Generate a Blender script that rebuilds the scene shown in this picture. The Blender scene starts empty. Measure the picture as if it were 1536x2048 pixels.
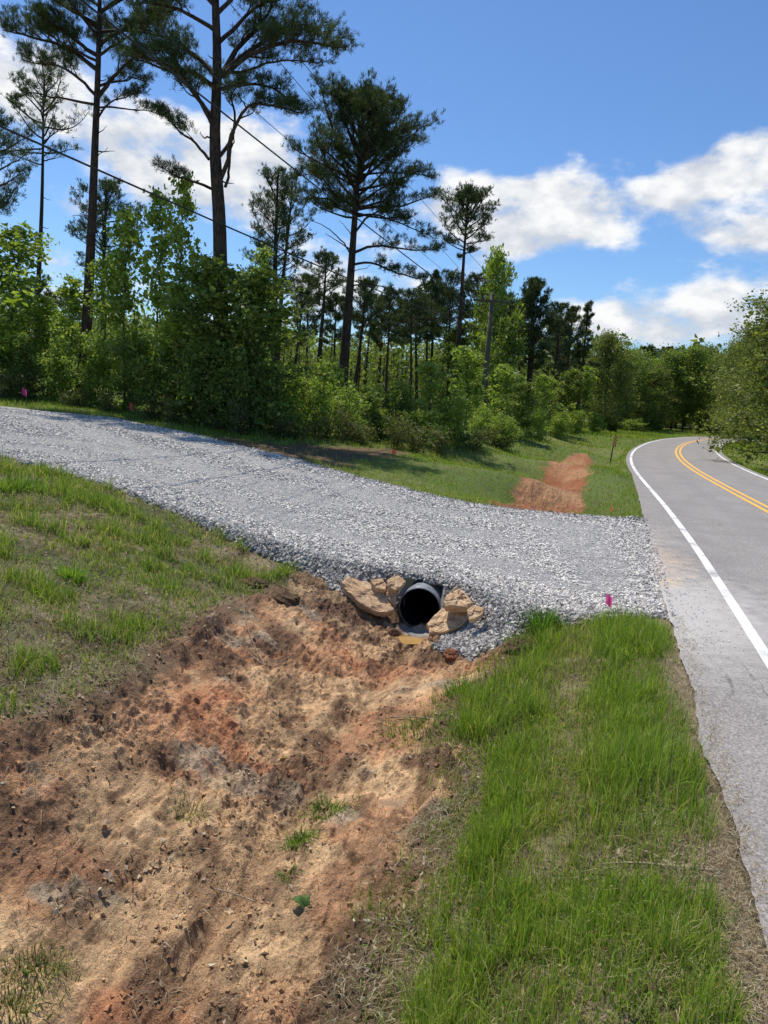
import bpy, math, random
import numpy as np
from mathutils import Matrix, Vector
random.seed(7); rng = np.random.default_rng(11)
R = math.radians
SC = bpy.context.scene
# ------------------------------------------------------------------ camera
F = 1540.0; PITCH = R(9.12); ROLL = R(4.3); CH = 2.0
fw = np.array([0, math.cos(PITCH), -math.sin(PITCH)])
r0 = np.array([1., 0, 0]); u0 = np.array([0, math.sin(PITCH), math.cos(PITCH)])
RV = math.cos(ROLL)*r0 + math.sin(ROLL)*u0
UV = -math.sin(ROLL)*r0 + math.cos(ROLL)*u0
CAM = np.array([0, 0, CH])
cd = bpy.data.cameras.new('camera'); cam = bpy.data.objects.new('camera', cd)
SC.collection.objects.link(cam); SC.camera = cam
M = Matrix([[RV[0], UV[0], -fw[0], 0], [RV[1], UV[1], -fw[1], 0], [RV[2], UV[2], -fw[2], CH], [0, 0, 0, 1]])
cam.matrix_world = M
cd.sensor_fit = 'HORIZONTAL'; cd.sensor_width = 36; cd.lens = 36*F/1536; cd.clip_start = .05; cd.clip_end = 3000

def ray(px, py):
    px = np.asarray(px, float); py = np.asarray(py, float)
    return ((px-768)/F)[..., None]*RV - ((py-1024)/F)[..., None]*UV + fw
def at_z(px, py, z):            # point of the pixel's ray at height z
    d = ray(px, py); t = (z-CH)/d[..., 2]
    return CAM + d*t[..., None]
def at_y(px, py, Y):            # point of the pixel's ray at depth Y
    d = ray(px, py); return CAM + d*(Y/d[..., 1])[..., None]

# ------------------------------------------------------------------ noise
def _h(ix, iy, s):
    n = (ix.astype(np.int64)*374761393 + iy.astype(np.int64)*668265263 + s*1274126177) & 0xffffffff
    n = ((n ^ (n >> 13))*1274126177) & 0xffffffff
    return ((n ^ (n >> 16)) & 0xffff)/65535.0
def vnoise(x, y, s=0):
    ix = np.floor(x); iy = np.floor(y); fx = x-ix; fy = y-iy
    fx = fx*fx*(3-2*fx); fy = fy*fy*(3-2*fy)
    a = _h(ix, iy, s); b = _h(ix+1, iy, s); c = _h(ix, iy+1, s); d = _h(ix+1, iy+1, s)
    return (a*(1-fx)+b*fx)*(1-fy) + (c*(1-fx)+d*fx)*fy
def fbm(x, y, sc, oc=4, s=0, ridge=False):
    v = 0; a = 1; t = 0; c, sn = math.cos(.6), math.sin(.6)
    x = x/sc; y = y/sc
    for i in range(oc):
        n = vnoise(x, y, s+i*17)
        if ridge: n = 1-abs(2*n-1)
        v = v+a*n; t += a; a *= .5
        x, y = (x*c-y*sn)*2.03+3.1, (x*sn+y*c)*2.03+1.7
    return v/t
def sstep(a, b, x):
    t = np.clip((x-a)/(b-a), 0, 1); return t*t*(3-2*t)

# ------------------------------------------------------------------ thin plate spline
class TPS:
    def __init__(s, P, reg=.02):
        P = np.array(P, float); s.p = P[:, :2]; n = len(P)
        K = s.k(s.p[:, None]-s.p[None]) + np.eye(n)*reg
        A = np.zeros((n+3, n+3)); A[:n, :n] = K; A[:n, n] = 1; A[:n, n+1:] = s.p; A[n, :n] = 1; A[n+1:, :n] = s.p.T
        s.w = np.linalg.solve(A, np.r_[P[:, 2], 0, 0, 0])
    @staticmethod
    def k(d):
        r2 = (d**2).sum(-1); return .5*r2*np.log(r2+1e-9)
    def __call__(s, x, y):
        x = np.asarray(x, float); sh = x.shape; q = np.stack([x.ravel(), np.asarray(y, float).ravel()], 1)
        out = np.empty(len(q))
        for i in range(0, len(q), 60000):
            k = s.k(q[i:i+60000, None]-s.p[None]); out[i:i+60000] = k@s.w[:-3] + s.w[-3] + q[i:i+60000]@s.w[-2:]
        return out.reshape(sh)
def ctrl(L): return [tuple(at_z(a, b, z)[:2])+(z,) for a, b, z in L]

ZR_Y = [-50, 10, 16, 24, 36, 50, 80, 120, 400]; ZR_Z = [0, 0, -.05, -.15, -.32, -.5, -.68, -.78, -.8]
def zroad(Y): return np.interp(Y, ZR_Y, ZR_Z)

# road curves: solve each pixel against the road profile
def road_pt(px, py):
    z = 0.0
    for _ in range(40):
        p = at_z(px, py, z); z = .5*z + .5*float(zroad(p[1]))
    return at_z(px, py, z)
LW = np.array([road_pt(*p) for p in [(1536,1320),(1470,1220),(1400,1110),(1340,1020),(1300,955),(1277,915),(1273,900),(1290,885),(1335,876),(1390,871)]])
RW = np.array([road_pt(*p) for p in [(1536,968),(1480,952),(1420,930),(1380,911),(1366,899),(1372,889),(1400,881)]])
YC = np.array([road_pt(*p) for p in [(1536,1014),(1450,978),(1380,946),(1335,918),(1316,900),(1320,890),(1345,881),(1400,875)]])
def smooth(P, n, it=60):
    P = np.array(P, float); d = np.r_[0, np.cumsum(np.linalg.norm(np.diff(P, axis=0), axis=1))]
    q = np.linspace(0, d[-1], n); Q = np.stack([np.interp(q, d, P[:, i]) for i in range(P.shape[1])], 1)
    for _ in range(it):
        Q[1:-1] = .25*Q[:-2]+.5*Q[1:-1]+.25*Q[2:]
    return Q
RC = smooth([(-7,-40),(-.1,-15),(2.5,-5.6),(4.2,.8),(5.5,5.6),(6.0,7.4),(6.8,10.3),(8.1,15.2),(9.6,21.5),(11.3,28.2),(13.9,36.8),(17.1,46),(20.7,55.2),(25.8,66.5),(34,81.5),(48,98),(70,113),(110,126),(200,140)], 420, 55)
RT = np.gradient(RC, axis=0); RT /= np.linalg.norm(RT, axis=1)[:, None]; RN = np.stack([RT[:, 1], -RT[:, 0]], 1)
LANE = 2.3; SHR = 2.62
def SHLf(y): return np.interp(y, [4, 9, 14, 24], [3.02, 2.96, 2.85, 2.5])
def road_off(x, y):           # signed distance right of the centre line
    x = np.asarray(x, float); out = np.empty(x.size); xf = x.ravel(); yf = np.asarray(y, float).ravel()
    for i in range(0, x.size, 50000):
        d = (xf[i:i+50000, None]-RC[None, :, 0])**2 + (yf[i:i+50000, None]-RC[None, :, 1])**2
        j = d.argmin(1)
        out[i:i+50000] = (xf[i:i+50000]-RC[j, 0])*RN[j, 0] + (yf[i:i+50000]-RC[j, 1])*RN[j, 1]
    return out.reshape(x.shape)

# ------------------------------------------------------------------ natural terrain
NAT = TPS(ctrl([
 (330,2048,-.72),(480,1850,-.70),(600,1650,-.68),(690,1450,-.66),(780,1330,-.63),(838,1262,-.62),
 (0,2048,-.60),(0,1800,-.48),(150,1700,-.50),(300,1550,-.50),(450,1400,-.48),(620,1280,-.50),(700,1245,-.5),(640,1190,-.3),
 (0,1490,-.15),(150,1440,-.18),(300,1340,-.2),(420,1220,-.2),(560,1180,-.25),
 (0,1300,.05),(200,1250,.0),(0,1100,.22),(200,1100,.10),(400,1130,-.08),(0,960,.38),(250,1020,.2),(500,1120,-.15),
 (860,2048,-.5),(850,1900,-.5),(840,1750,-.5),(900,1550,-.48),(900,1420,-.45),(1000,1310,-.38),(940,1260,-.42),
 (1100,2048,-.25),(1100,1800,-.25),(1130,1550,-.2),(1150,1400,-.2),(1120,1270,-.2),
 (1400,2048,-.08),(1400,1800,-.08),(1330,1550,-.07),(1300,1350,-.06),(1300,1260,-.06),
 (1536,1500,-.05),(1450,1200,-.04),(1400,1100,-.05),
 (1085,1032,-.70),(1110,990,-.80),(1140,950,-.75),(1165,925,-.70),(1200,895,-.62),(1290,868,-.72),
 (985,1005,-.02),(1045,962,-.02),(1100,930,-.06),(1150,905,-.24),(1200,880,-.35),(1300,860,-.6),
 (1150,1030,-.16),(1180,960,-.24),(1215,920,-.40),(1240,895,-.52),
 (750,960,.12),(900,950,.02),(850,910,.12),(1000,900,.0),(1100,870,-.05),(600,900,.30),(300,850,.5),(0,800,.7)])
 + [(-60,40,1.2),(-30,60,.9),(0,60,.2),(0,100,-.3),(30,120,-.7),(60,150,-.7),(-100,100,1.5),(100,200,-.5),(0,250,1),(-150,250,3),(250,300,2),
    (20,10,0),(30,40,-.2),(40,60,-.5),(60,80,-.6),(12,0,0),(18,30,-.25),(90,100,-.7),(22,45,-.45),
    (-5,-5,0),(-1.5,-4,-.7),(5,-5,0),(-.7,1.5,-.75),(1,1,-.42),(2.2,1,-.08),(-3,1,-.1),(-6,5,.3),(-10,10,.5),(-14,0,.5),(-40,-40,1),(40,-60,0),(0,-80,0),(-80,-10,1),(80,0,0)])
DR_CREST = [(-60,930),(0,915),(200,970),(400,1040),(600,1108),(720,1135),(850,1152),(950,1180),(1050,1222),(1150,1238),(1250,1240),(1335,1240)]
DR_CZ = [.50,.46,.32,.12,-.04,-.08,-.08,-.09,-.12,-.10,-.07,-.04]
DR_FAR = [(1270,1036),(1140,1030),(1010,1018),(900,1000),(800,975),(700,950),(600,922),(400,873),(200,833),(0,812),(-60,808)]
DR_FZ = [-.05,-.03,0,.06,.13,.2,.28,.42,.55,.66,.7]
dc = [at_z(a, b, z) for (a, b), z in zip(DR_CREST, DR_CZ)]; df = [at_z(a, b, z) for (a, b), z in zip(DR_FAR, DR_FZ)]
ext1 = dc[0]+(dc[0]-dc[2])/np.linalg.norm((dc[0]-dc[2])[:2])*14; ext2 = df[-1]+(df[-1]-df[-3])/np.linalg.norm((df[-1]-df[-3])[:2])*8
DRP = [ext1]+dc+[np.array([3.3,7.2,0]), np.array([4.9,13.6,-.02])]+df+[ext2]
DRS = TPS([tuple(p) for p in DRP], reg=.3); DRP = np.array(DRP)[:, :2]
def poly_sd(P, x, y):          # signed distance to polygon, negative inside
    P = np.asarray(P)[:, :2]; x = np.asarray(x, float); y = np.asarray(y, float)
    d = np.full(x.shape, 1e9); ins = np.zeros(x.shape, bool)
    for i in range(len(P)):
        ax, ay = P[i-1]; bx, by = P[i]; ex, ey = bx-ax, by-ay
        t = np.clip(((x-ax)*ex+(y-ay)*ey)/(ex*ex+ey*ey+1e-12), 0, 1)
        d = np.minimum(d, np.hypot(x-ax-t*ex, y-ay-t*ey))
        c = ((ay > y) != (by > y)) & (x < ex*(y-ay)/((ey) if abs(ey) > 1e-12 else 1e-12)+ax)
        ins ^= c
    return np.where(ins, -d, d)
PIPE0 = at_z(838, 1254, -.62) + np.array([0, 0, .237]); PR = .235
pa = np.array([math.sin(R(12)), math.cos(R(12)), .01]); PIPE_AX = pa/np.linalg.norm(pa); PIPE_N = np.array([PIPE_AX[1], -PIPE_AX[0]])
def base_h(x, y):
    n = NAT(x, y)
    far = np.hypot(x, y)
    n = np.where(far > 60, n + np.clip((far-110)/200, 0, 1)**1.5*6, n)
    sd = poly_sd(DRP, x, y); dz = DRS(x, y)
    wob = (fbm(x, y, .5, 3, 91)-.5)*.3
    rx_ = x-PIPE0[0]; ry_ = y-PIPE0[1]; sl_ = .85+1.6*np.exp(-((rx_*PIPE_N[0]+ry_*PIPE_N[1]+.05)/.55)**4)
    emb = dz-sl_*np.maximum(sd+wob*np.clip(sd*3, 0, 1), 0)
    near = sd < 2.5
    emb = np.where(near, emb, -9)
    h = np.maximum(n, emb); grav = sstep(-.02, .05, emb-n)*near
    ki = sstep(.35, -.25, sd); h = h*(1-ki)+dz*ki; grav = np.maximum(grav, sstep(.04, -.06, sd+wob*.5))
    ro = road_off(x, y); zr = zroad(y)
    # bring ground to the road edge and under the road
    e = np.where(ro < 0, -SHLf(y)-ro, ro-SHR)
    k = sstep(.9, .05, e)
    h = h*(1-k) + (zr-.035)*k
    h = np.where(e < 0, zr-.016-.05*sstep(-.12, -.25, e), h)
    return h, grav, sd, ro, e
H0 = lambda x, y: base_h(np.atleast_1d(np.asarray(x, float)), np.atleast_1d(np.asarray(y, float)))[0]
def hit(px, py):               # where the ray of a pixel meets the ground
    px = np.atleast_1d(np.asarray(px, float)); d = ray(px, np.atleast_1d(py))
    s = np.full(len(px), 1.5); done = np.zeros(len(px), bool); prev = s.copy()
    for _ in range(170):
        p = CAM+d*s[:, None]; below = p[:, 2] < H0(p[:, 0], p[:, 1])
        done |= below; prev = np.where(done, prev, s); s = np.where(done, s, s*1.03)
        if done.all(): break
    lo, hi = prev, s
    for _ in range(12):
        m = (lo+hi)/2; p = CAM+d*m[:, None]; b = p[:, 2] < H0(p[:, 0], p[:, 1]); hi = np.where(b, m, hi); lo = np.where(b, lo, m)
    return CAM+d*hi[:, None]
def wpoly(L):
    L = np.array(L, float); return hit(L[:, 0], L[:, 1])[:, :2]
# regions of bare earth, in plan
DIRT = wpoly([(-200,1560),(0,1490),(100,1460),(160,1440),(220,1400),(300,1350),(350,1290),(440,1230),(560,1180),(620,1150),(690,1165),(760,1180),(860,1200),(960,1270),(1010,1300),(1000,1345),(930,1385),(880,1450),(895,1520),(960,1570),(900,1620),(820,1680),(840,1790),(780,1850),(700,1960),(690,2047),(300,2047),(-200,2047)])
DIRT = np.r_[DIRT[:-3], DIRT[-3:-2], [(-.1, 1.2), (-2.2, 1.2)], DIRT[-1:]]
DIRT = np.r_[DIRT, [(-1.6, .2), (.3, .2)]] if False else DIRT
DIRT2 = wpoly([(975,1008),(1040,972),(1090,942),(1125,922),(1150,908),(1172,908),(1188,930),(1165,980),(1145,1030),(1080,1040)])
DIRT3 = wpoly([(330,868),(420,872),(520,885),(640,892),(800,900),(830,912),(700,925),(690,940),(600,925),(480,898)])
SPILL = wpoly([(870,1180),(960,1200),(1050,1225),(1040,1260),(990,1300),(930,1318),(880,1290),(850,1265),(800,1262),(800,1240),(860,1235)])
VERGE = wpoly([(1085,1245),(1200,1245),(1330,1255),(1345,1330),(1378,1450),(1410,1560),(1440,1680),(1470,1820),(1500,2047),(815,2047),(835,1800),(960,1620),(970,1540),(900,1480),(920,1400),(1010,1350),(1040,1290)])
k_ = 9; VERGE = np.r_[VERGE[:k_-1], VERGE[k_-1:k_], [(2.1, 1.2), (.0, 1.2)], VERGE[k_:]]

# ------------------------------------------------------------------ polar ground grid
az = np.r_[np.linspace(-180, -46, 28)[:-1], np.linspace(-46, -36, 24)[:-1], np.linspace(-36, 38, 800)[:-1], np.linspace(38, 50, 24)[:-1], np.linspace(50, 180, 27)]
rr = np.r_[np.geomspace(.3, 2.5, 22)[:-1], np.geomspace(2.5, 12, 560)[:-1], np.geomspace(12, 26, 170)[:-1], np.geomspace(26, 90, 130)[:-1], np.geomspace(90, 900, 40)]
AZ, RR = np.meshgrid(np.radians(az), rr); GX = RR*np.sin(AZ); GY = RR*np.cos(AZ)
GZ, GG, GSD, GRO, GE = base_h(GX, GY)
w1 = (fbm(GX, GY, .35, 4, 5)-.5)
GD = np.maximum(sstep(.10, -.10, poly_sd(DIRT, GX, GY)+w1*.5), sstep(.15, -.1, poly_sd(DIRT2, GX, GY)+w1*.6))
GD3 = sstep(.3, -.3, poly_sd(DIRT3, GX, GY)+w1*1.6)
rim = np.exp(-(poly_sd(DIRT, GX, GY)/.16)**2)*(RR < 12)     # torn edge of the turf
GSP = sstep(.08, -.08, poly_sd(SPILL, GX, GY)+w1*.4)
GG = np.maximum(GG, GSP)
GD = GD*(1-GG); GD3 = GD3*(1-GG)
near = sstep(26, 14, RR)
onroad = sstep(.25, -.02, GE)
# relief
rough = sstep(.42, .62, fbm(GX, GY, .8, 3, 40))                 # where clods lie
lump = fbm(GX, GY, .28, 3, 21, True); mid = fbm(GX, GY, .10, 3, 33, True); fine = fbm(GX, GY, .035, 2, 47)
ca, sa = math.cos(R(32)), math.sin(R(32))
drag = fbm((GX*.225+GY*.974)*.8, (GX*.974-GY*.225)*4.5, .5, 4, 61); crisp = fbm(GX, GY, .055, 3, 63, True)*sstep(.45, .62, fbm(GX, GY, .5, 3, 65)); crk = sstep(.90, .985, fbm(GX*1.3, GY*.8, .42, 3, 171, True))      # bucket marks along the ditch
disp = GD*((lump-.5)*.075 + (mid-.55)*.06*(.15+rough) + (fine-.5)*.03*(.4+rough) + (drag-.5)*.11 + (crisp-.3)*.028 - .035*crk)
disp += GD*(GY > 13)*((fbm((GX*.4+GY*.9)*.5, (GX*.9-GY*.4)*2.2, .8, 4, 231)-.5)*.2)
disp += rim*((lump-.45)*.07 + (mid-.5)*.04)*(1-GG)*(1-onroad)
disp += GG*((fbm(GX, GY, .6, 3, 71)-.5)*.05 + (mid-.5)*.02)
disp += (1-GG)*(1-GD)*(fbm(GX, GY, .5, 4, 81)-.5)*.10*(GE > .1)*sstep(.1, .6, GE)
GZ = GZ + disp*np.maximum(near, .35)*(1-onroad)
# the thread of the channel along the ditch floor
CHN = smooth(wpoly([(835,1268),(800,1320),(740,1400),(670,1500),(600,1600),(545,1700),(470,1790),(400,1900),(350,2040)]), 60, 4); chd = np.full(GX.shape, 9.); nearm = RR < 11
for p_ in CHN: chd[nearm] = np.minimum(chd[nearm], np.hypot(GX[nearm]-p_[0], GY[nearm]-p_[1]))
chd = chd+(fbm(GX, GY, .2, 3, 211)-.5)*.16; CH_ = np.exp(-(chd/.13)**2)*GD; CS_ = np.exp(-((chd-.2)/.08)**2)*GD
GZ = GZ - .075*CH_ + .02*CS_
# small hollow with water below the pipe and at the foot of the frame
PUD1 = hit(812, 1278)[0]; PUD2 = hit(300, 2015)[0]
for P, a, b in ((PUD1, .17, .10), (PUD1, .17, .10)):
    q = ((GX-P[0])/a)**2+((GY-P[1])/b)**2
    GZ = GZ*(1-sstep(1.8, .6, q)) + (P[2]-.035)*sstep(1.8, .6, q)
def ground(x, y):
    x = np.asarray(x, float); y = np.asarray(y, float)
    u = np.interp(np.degrees(np.arctan2(x, y)), az, np.arange(len(az))); v = np.interp(np.log(np.maximum(np.hypot(x, y), .31)), np.log(rr), np.arange(len(rr)))
    i = np.clip(v.astype(int), 0, len(rr)-2); j = np.clip(u.astype(int), 0, len(az)-2); fi = v-i; fj = u-j
    return (GZ[i, j]*(1-fi)*(1-fj)+GZ[i+1, j]*fi*(1-fj)+GZ[i, j+1]*(1-fi)*fj+GZ[i+1, j+1]*fi*fj)
def gsamp(A, x, y):
    u = np.interp(np.degrees(np.arctan2(x, y)), az, np.arange(len(az))); v = np.interp(np.log(np.maximum(np.hypot(x, y), .31)), np.log(rr), np.arange(len(rr)))
    return A[np.clip(np.rint(v).astype(int), 0, len(rr)-1), np.clip(np.rint(u).astype(int), 0, len(az)-1)]

# ------------------------------------------------------------------ mesh helpers
class MB:
    def __init__(s): s.v = []; s.f = []; s.c = []; s.n = 0
    def add(s, v, f, c=None):
        v = np.asarray(v, float).reshape(-1, 3); f = np.asarray(f); s.v.append(v); s.f.append(f+s.n); s.n += len(v)
        if c is not None: s.c.append(np.broadcast_to(np.asarray(c, float), (len(v), 3)))
        return s
    def mesh(s, name, smooth=False):
        me = bpy.data.meshes.new(name); v = np.concatenate(s.v)
        me.vertices.add(len(v)); me.vertices.foreach_set('co', v.astype(np.float32).ravel())
        L = np.concatenate([f.ravel() for f in s.f]).astype(np.int32); tot = np.concatenate([np.full(len(f), f.shape[1]) for f in s.f])
        me.loops.add(len(L)); me.loops.foreach_set('vertex_index', L)
        me.polygons.add(len(tot)); st = np.r_[0, np.cumsum(tot)[:-1]].astype(np.int32)
        me.polygons.foreach_set('loop_start', st)
        me.polygons.foreach_set('use_smooth', np.full(len(tot), smooth) if not isinstance(smooth, np.ndarray) else smooth)
        if s.c:
            ca = me.color_attributes.new('Col', 'FLOAT_COLOR', 'POINT'); c = np.concatenate(s.c)
            ca.data.foreach_set('color', np.c_[c, np.ones(len(c))].astype(np.float32).ravel())
        me.update(calc_edges=True); me.validate(); return me
def link(name, me, mat=None, parent=None, loc=None):
    o = bpy.data.objects.new(name, me); SC.collection.objects.link(o)
    if mat: me.materials.append(mat)
    if parent: o.parent = parent
    if loc is not None: o.location = tuple(float(q) for q in loc)
    return o
def tag(o, label=None, cat=None, group=None, kind=None):
    for k, v in (('label', label), ('category', cat), ('group', group), ('kind', kind)):
        if v: o[k] = v
    return o
def empty(name, loc, rz=0, label=None, cat=None, group=None):
    o = bpy.data.objects.new(name, None); SC.collection.objects.link(o); o.location = tuple(float(q) for q in loc); o.rotation_euler[2] = rz
    o.empty_display_size = .1
    return tag(o, label, cat, group)
def tube(mb, P, rad, n=6, col=None, cap=True):
    P = np.asarray(P, float); m = len(P); rad = np.broadcast_to(np.asarray(rad, float), (m,))
    T = np.gradient(P, axis=0); T /= np.linalg.norm(T, axis=1)[:, None]+1e-9
    a = np.cross(T, [0, 0, 1.]); bad = np.linalg.norm(a, axis=1) < .15; a[bad] = np.cross(T[bad], [1., 0, 0]); a /= np.linalg.norm(a, axis=1)[:, None]
    for i in range(1, m):
        a[i] = a[i-1]-T[i]*np.dot(a[i-1], T[i]); a[i] /= np.linalg.norm(a[i])+1e-9
    b = np.cross(T, a); th = np.arange(n)/n*2*math.pi
    V = P[:, None]+rad[:, None, None]*(np.cos(th)[None, :, None]*a[:, None]+np.sin(th)[None, :, None]*b[:, None])
    i, j = np.meshgrid(np.arange(m-1), np.arange(n), indexing='ij'); k = (j+1) % n
    f = np.stack([i*n+j, i*n+k, (i+1)*n+k, (i+1)*n+j], -1).reshape(-1, 4)
    mb.add(V, f, col)
    if cap: 
        mb.f.append(np.array([list(range(n))[::-1]])+mb.n-m*n); mb.f.append(np.array([list(range(n))])+mb.n-n)
def box(mb, c, s, Rm=None, col=None):
    v = np.array([(x, y, z) for z in (-.5, .5) for y in (-.5, .5) for x in (-.5, .5)])*np.array(s)
    if Rm is not None: v = v@np.asarray(Rm).T
    mb.add(v+np.array(c), [(0,2,3,1),(4,5,7,6),(0,1,5,4),(2,6,7,3),(0,4,6,2),(1,3,7,5)], col)

# ------------------------------------------------------------------ materials
class NT:
    def __init__(s, name):
        s.m = bpy.data.materials.new(name); s.m.use_nodes = True; s.t = s.m.node_tree; s.t.nodes.clear()
        s.out = s.n('ShaderNodeOutputMaterial')
    def n(s, typ, **k):
        nd = s.t.nodes.new(typ)
        for a, b in k.items():
            if a.startswith('i_'): 
                key = a[2:]; nd.inputs[int(key) if key.isdigit() else key.replace('_', ' ')].default_value = b
            else: setattr(nd, a, b)
        return nd
    def l(s, a, b): s.t.links.new(a, b)
    def noise(s, scale, detail=4, rough=.5, vec=None):
        nd = s.n('ShaderNodeTexNoise'); nd.inputs['Scale'].default_value = scale; nd.inputs['Detail'].default_value = detail; nd.inputs['Roughness'].default_value = rough
        if vec: s.l(vec, nd.inputs['Vector'])
        return nd.outputs['Fac']
    def ramp(s, fac, stops):
        nd = s.n('ShaderNodeValToRGB'); e = nd.color_ramp.elements
        while len(e) < len(stops): e.new(.5)
        for q, (p, c) in zip(e, stops):
            q.position = p; q.color = (c, c, c, 1) if isinstance(c, (int, float)) else (*c, 1)
        s.l(fac, nd.inputs[0]); return nd.outputs[0]
    def mix(s, fac, a, b, mode='MIX'):
        nd = s.n('ShaderNodeMix', data_type='RGBA', blend_type=mode)
        for v, i in ((fac, 0), (a, 6), (b, 7)):
            if isinstance(v, (int, float)): nd.inputs[i].default_value = v
            elif isinstance(v, tuple): nd.inputs[i].default_value = (*v, 1)
            else: s.l(v, nd.inputs[i])
        return nd.outputs[2]
    def bump(s, h, st=.5, d=.02):
        nd = s.n('ShaderNodeBump'); nd.inputs['Strength'].default_value = st; nd.inputs['Distance'].default_value = d; s.l(h, nd.inputs['Height']); return nd.outputs[0]
    def pbr(s, col, rough=.9, normal=None, spec=.3, metal=0):
        b = s.n('ShaderNodeBsdfPrincipled')
        if isinstance(col, tuple): b.inputs['Base Color'].default_value = (*col, 1)
        else: s.l(col, b.inputs['Base Color'])
        if isinstance(rough, (int, float)): b.inputs['Roughness'].default_value = rough
        else: s.l(rough, b.inputs['Roughness'])
        b.inputs['Specular IOR Level'].default_value = spec; b.inputs['Metallic'].default_value = metal
        if normal: s.l(normal, b.inputs['Normal'])
        s.l(b.outputs[0], s.out.inputs[0]); return s.m
    def attr(s, name='Col'):
        a = s.n('ShaderNodeAttribute'); a.attribute_name = name; return a
    def obj(s): return s.n('ShaderNodeTexCoord').outputs['Object']
def leaf_mat(name, tint=(1, 1, 1), trans=.35, rough=.5, spec=.25, dif=.6):
    t = NT(name); a = t.attr().outputs['Color']; c = t.mix(1.0, a, tint, 'MULTIPLY')
    b = t.n('ShaderNodeBsdfPrincipled'); t.l(c, b.inputs['Base Color']); b.inputs['Roughness'].default_value = rough; b.inputs['Specular IOR Level'].default_value = spec
    tr = t.n('ShaderNodeBsdfTranslucent'); t.l(t.mix(1.0, c, (1.25, 1.3, .55), 'MULTIPLY'), tr.inputs[0])
    mx = t.n('ShaderNodeMixShader'); mx.inputs[0].default_value = trans; t.l(b.outputs[0], mx.inputs[1]); t.l(tr.outputs[0], mx.inputs[2]); t.l(mx.outputs[0], t.out.inputs[0])
    return t.m
MAT = {}
MAT['needle'] = leaf_mat('needles', trans=.22, rough=.6, spec=.12)
MAT['leaf'] = leaf_mat('leaves', trans=.42, rough=.5, spec=.18)
MAT['grass'] = leaf_mat('grass_blades', trans=.42, rough=.6, spec=.12)
MAT['straw'] = leaf_mat('straw_blades', trans=.2, rough=.7, spec=.15)
def vcol_mat(name, bscale=60, bst=.6, bd=.01, rough=.95, spec=.15, var=.35, big=9):
    t = NT(name); o = t.obj(); a = t.attr().outputs['Color']
    n1 = t.noise(bscale, 6, .65, o); n2 = t.noise(big, 4, .6, o)
    c = t.mix(1.0, a, t.ramp(n1, [(.3, 1-var), (.7, 1+var*.6)]), 'MULTIPLY'); c = t.mix(1.0, c, t.ramp(n2, [(.3, 1-var*.4), (.7, 1+var*.3)]), 'MULTIPLY')
    return t.pbr(c, rough, t.bump(n1, bst, bd), spec)
MAT['bark'] = None
t = NT('pine_bark'); o = t.obj(); mp = t.n('ShaderNodeMapping'); mp.inputs['Scale'].default_value = (1, 1, .28); t.l(o, mp.inputs[0])
vo = t.n('ShaderNodeTexVoronoi'); vo.inputs['Scale'].default_value = 14; t.l(mp.outputs[0], vo.inputs[0])
c = t.ramp(vo.outputs['Distance'], [(.05, (.10, .07, .052)), (.6, (.035, .025, .02))]); n1 = t.noise(3, 4, .6, o)
c = t.mix(t.ramp(n1, [(.4, 0.0), (.7, .5)]), c, (.13, .085, .06)); MAT['bark'] = t.pbr(c, .9, t.bump(vo.outputs['Distance'], .8, .03), .15)
t = NT('sapling_bark'); o = t.obj(); n1 = t.noise(20, 4, .6, o); MAT['bark2'] = t.pbr(t.ramp(n1, [(.3, (.05, .042, .033)), (.7, (.13, .11, .09))]), .9, t.bump(n1, .5, .01), .15)

# ground: macro colour is computed per vertex from noise, the shader adds grain
def mixc(a, b, k): return a*(1-k[..., None])+np.asarray(b)*k[..., None]
one = np.ones(GX.shape)[..., None]
soil = one*np.array([.17, .125, .068]); nA = fbm(GX, GY, .9, 4, 101); nB = fbm(GX, GY, .22, 4, 111); nC = fbm(GX, GY, 3.5, 3, 121)
C = mixc(soil, (.33, .26, .16), sstep(.42, .62, nB)); C = mixc(C, (.07, .09, .025), sstep(.42, .62, nA)*.7)
farc = mixc(one*np.array([.12, .165, .03]), (.18, .20, .05), sstep(.4, .65, nC)); farc = mixc(farc, (.13, .11, .05), sstep(.58, .72, nB)*.5)
C = mixc(C, farc*1.0, sstep(11, 17, RR)) if False else C*(1-sstep(11, 16, RR))[..., None]+farc*sstep(11, 16, RR)[..., None]
wood = sstep(.6, 1.5, -1+0*GX)
# earth
dc0 = one*np.array([.52, .285, .145])
dc0 = mixc(dc0, (.46, .20, .095), sstep(.34, .62, fbm(GX+GY*.3, GY, .6, 4, 131))*sstep(-.3, -1.1, GX-.25*(GY-3.0)))
tan = sstep(.44, .60, fbm(GX, GY, .7, 3, 141)+.12*sstep(4.2, 3.0, GY)-.1*sstep(-.6, -1.4, GX))
dc0 = mixc(dc0, (.62, .415, .22), tan*.8)
dc0 = mixc(dc0, (.36, .31, .22), sstep(.66, .74, fbm(GX*1.0, GY*1.4, .6, 3, 151))*.7)
dark = sstep(.50, .68, fbm(GX, GY, .45, 4, 161)); dc0 = mixc(dc0, (.16, .09, .05), np.clip(dark*.85*(.5+rough), 0, .9))
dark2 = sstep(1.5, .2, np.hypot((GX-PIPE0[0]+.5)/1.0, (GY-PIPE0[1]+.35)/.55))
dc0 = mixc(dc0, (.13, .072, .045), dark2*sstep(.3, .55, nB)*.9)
hc = np.clip((lump-.5)*2.2+(mid-.5)*1.5, -1, 1); dc0 = dc0*(1+.22*hc)[..., None]*(1-.5*crk)[..., None]
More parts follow.
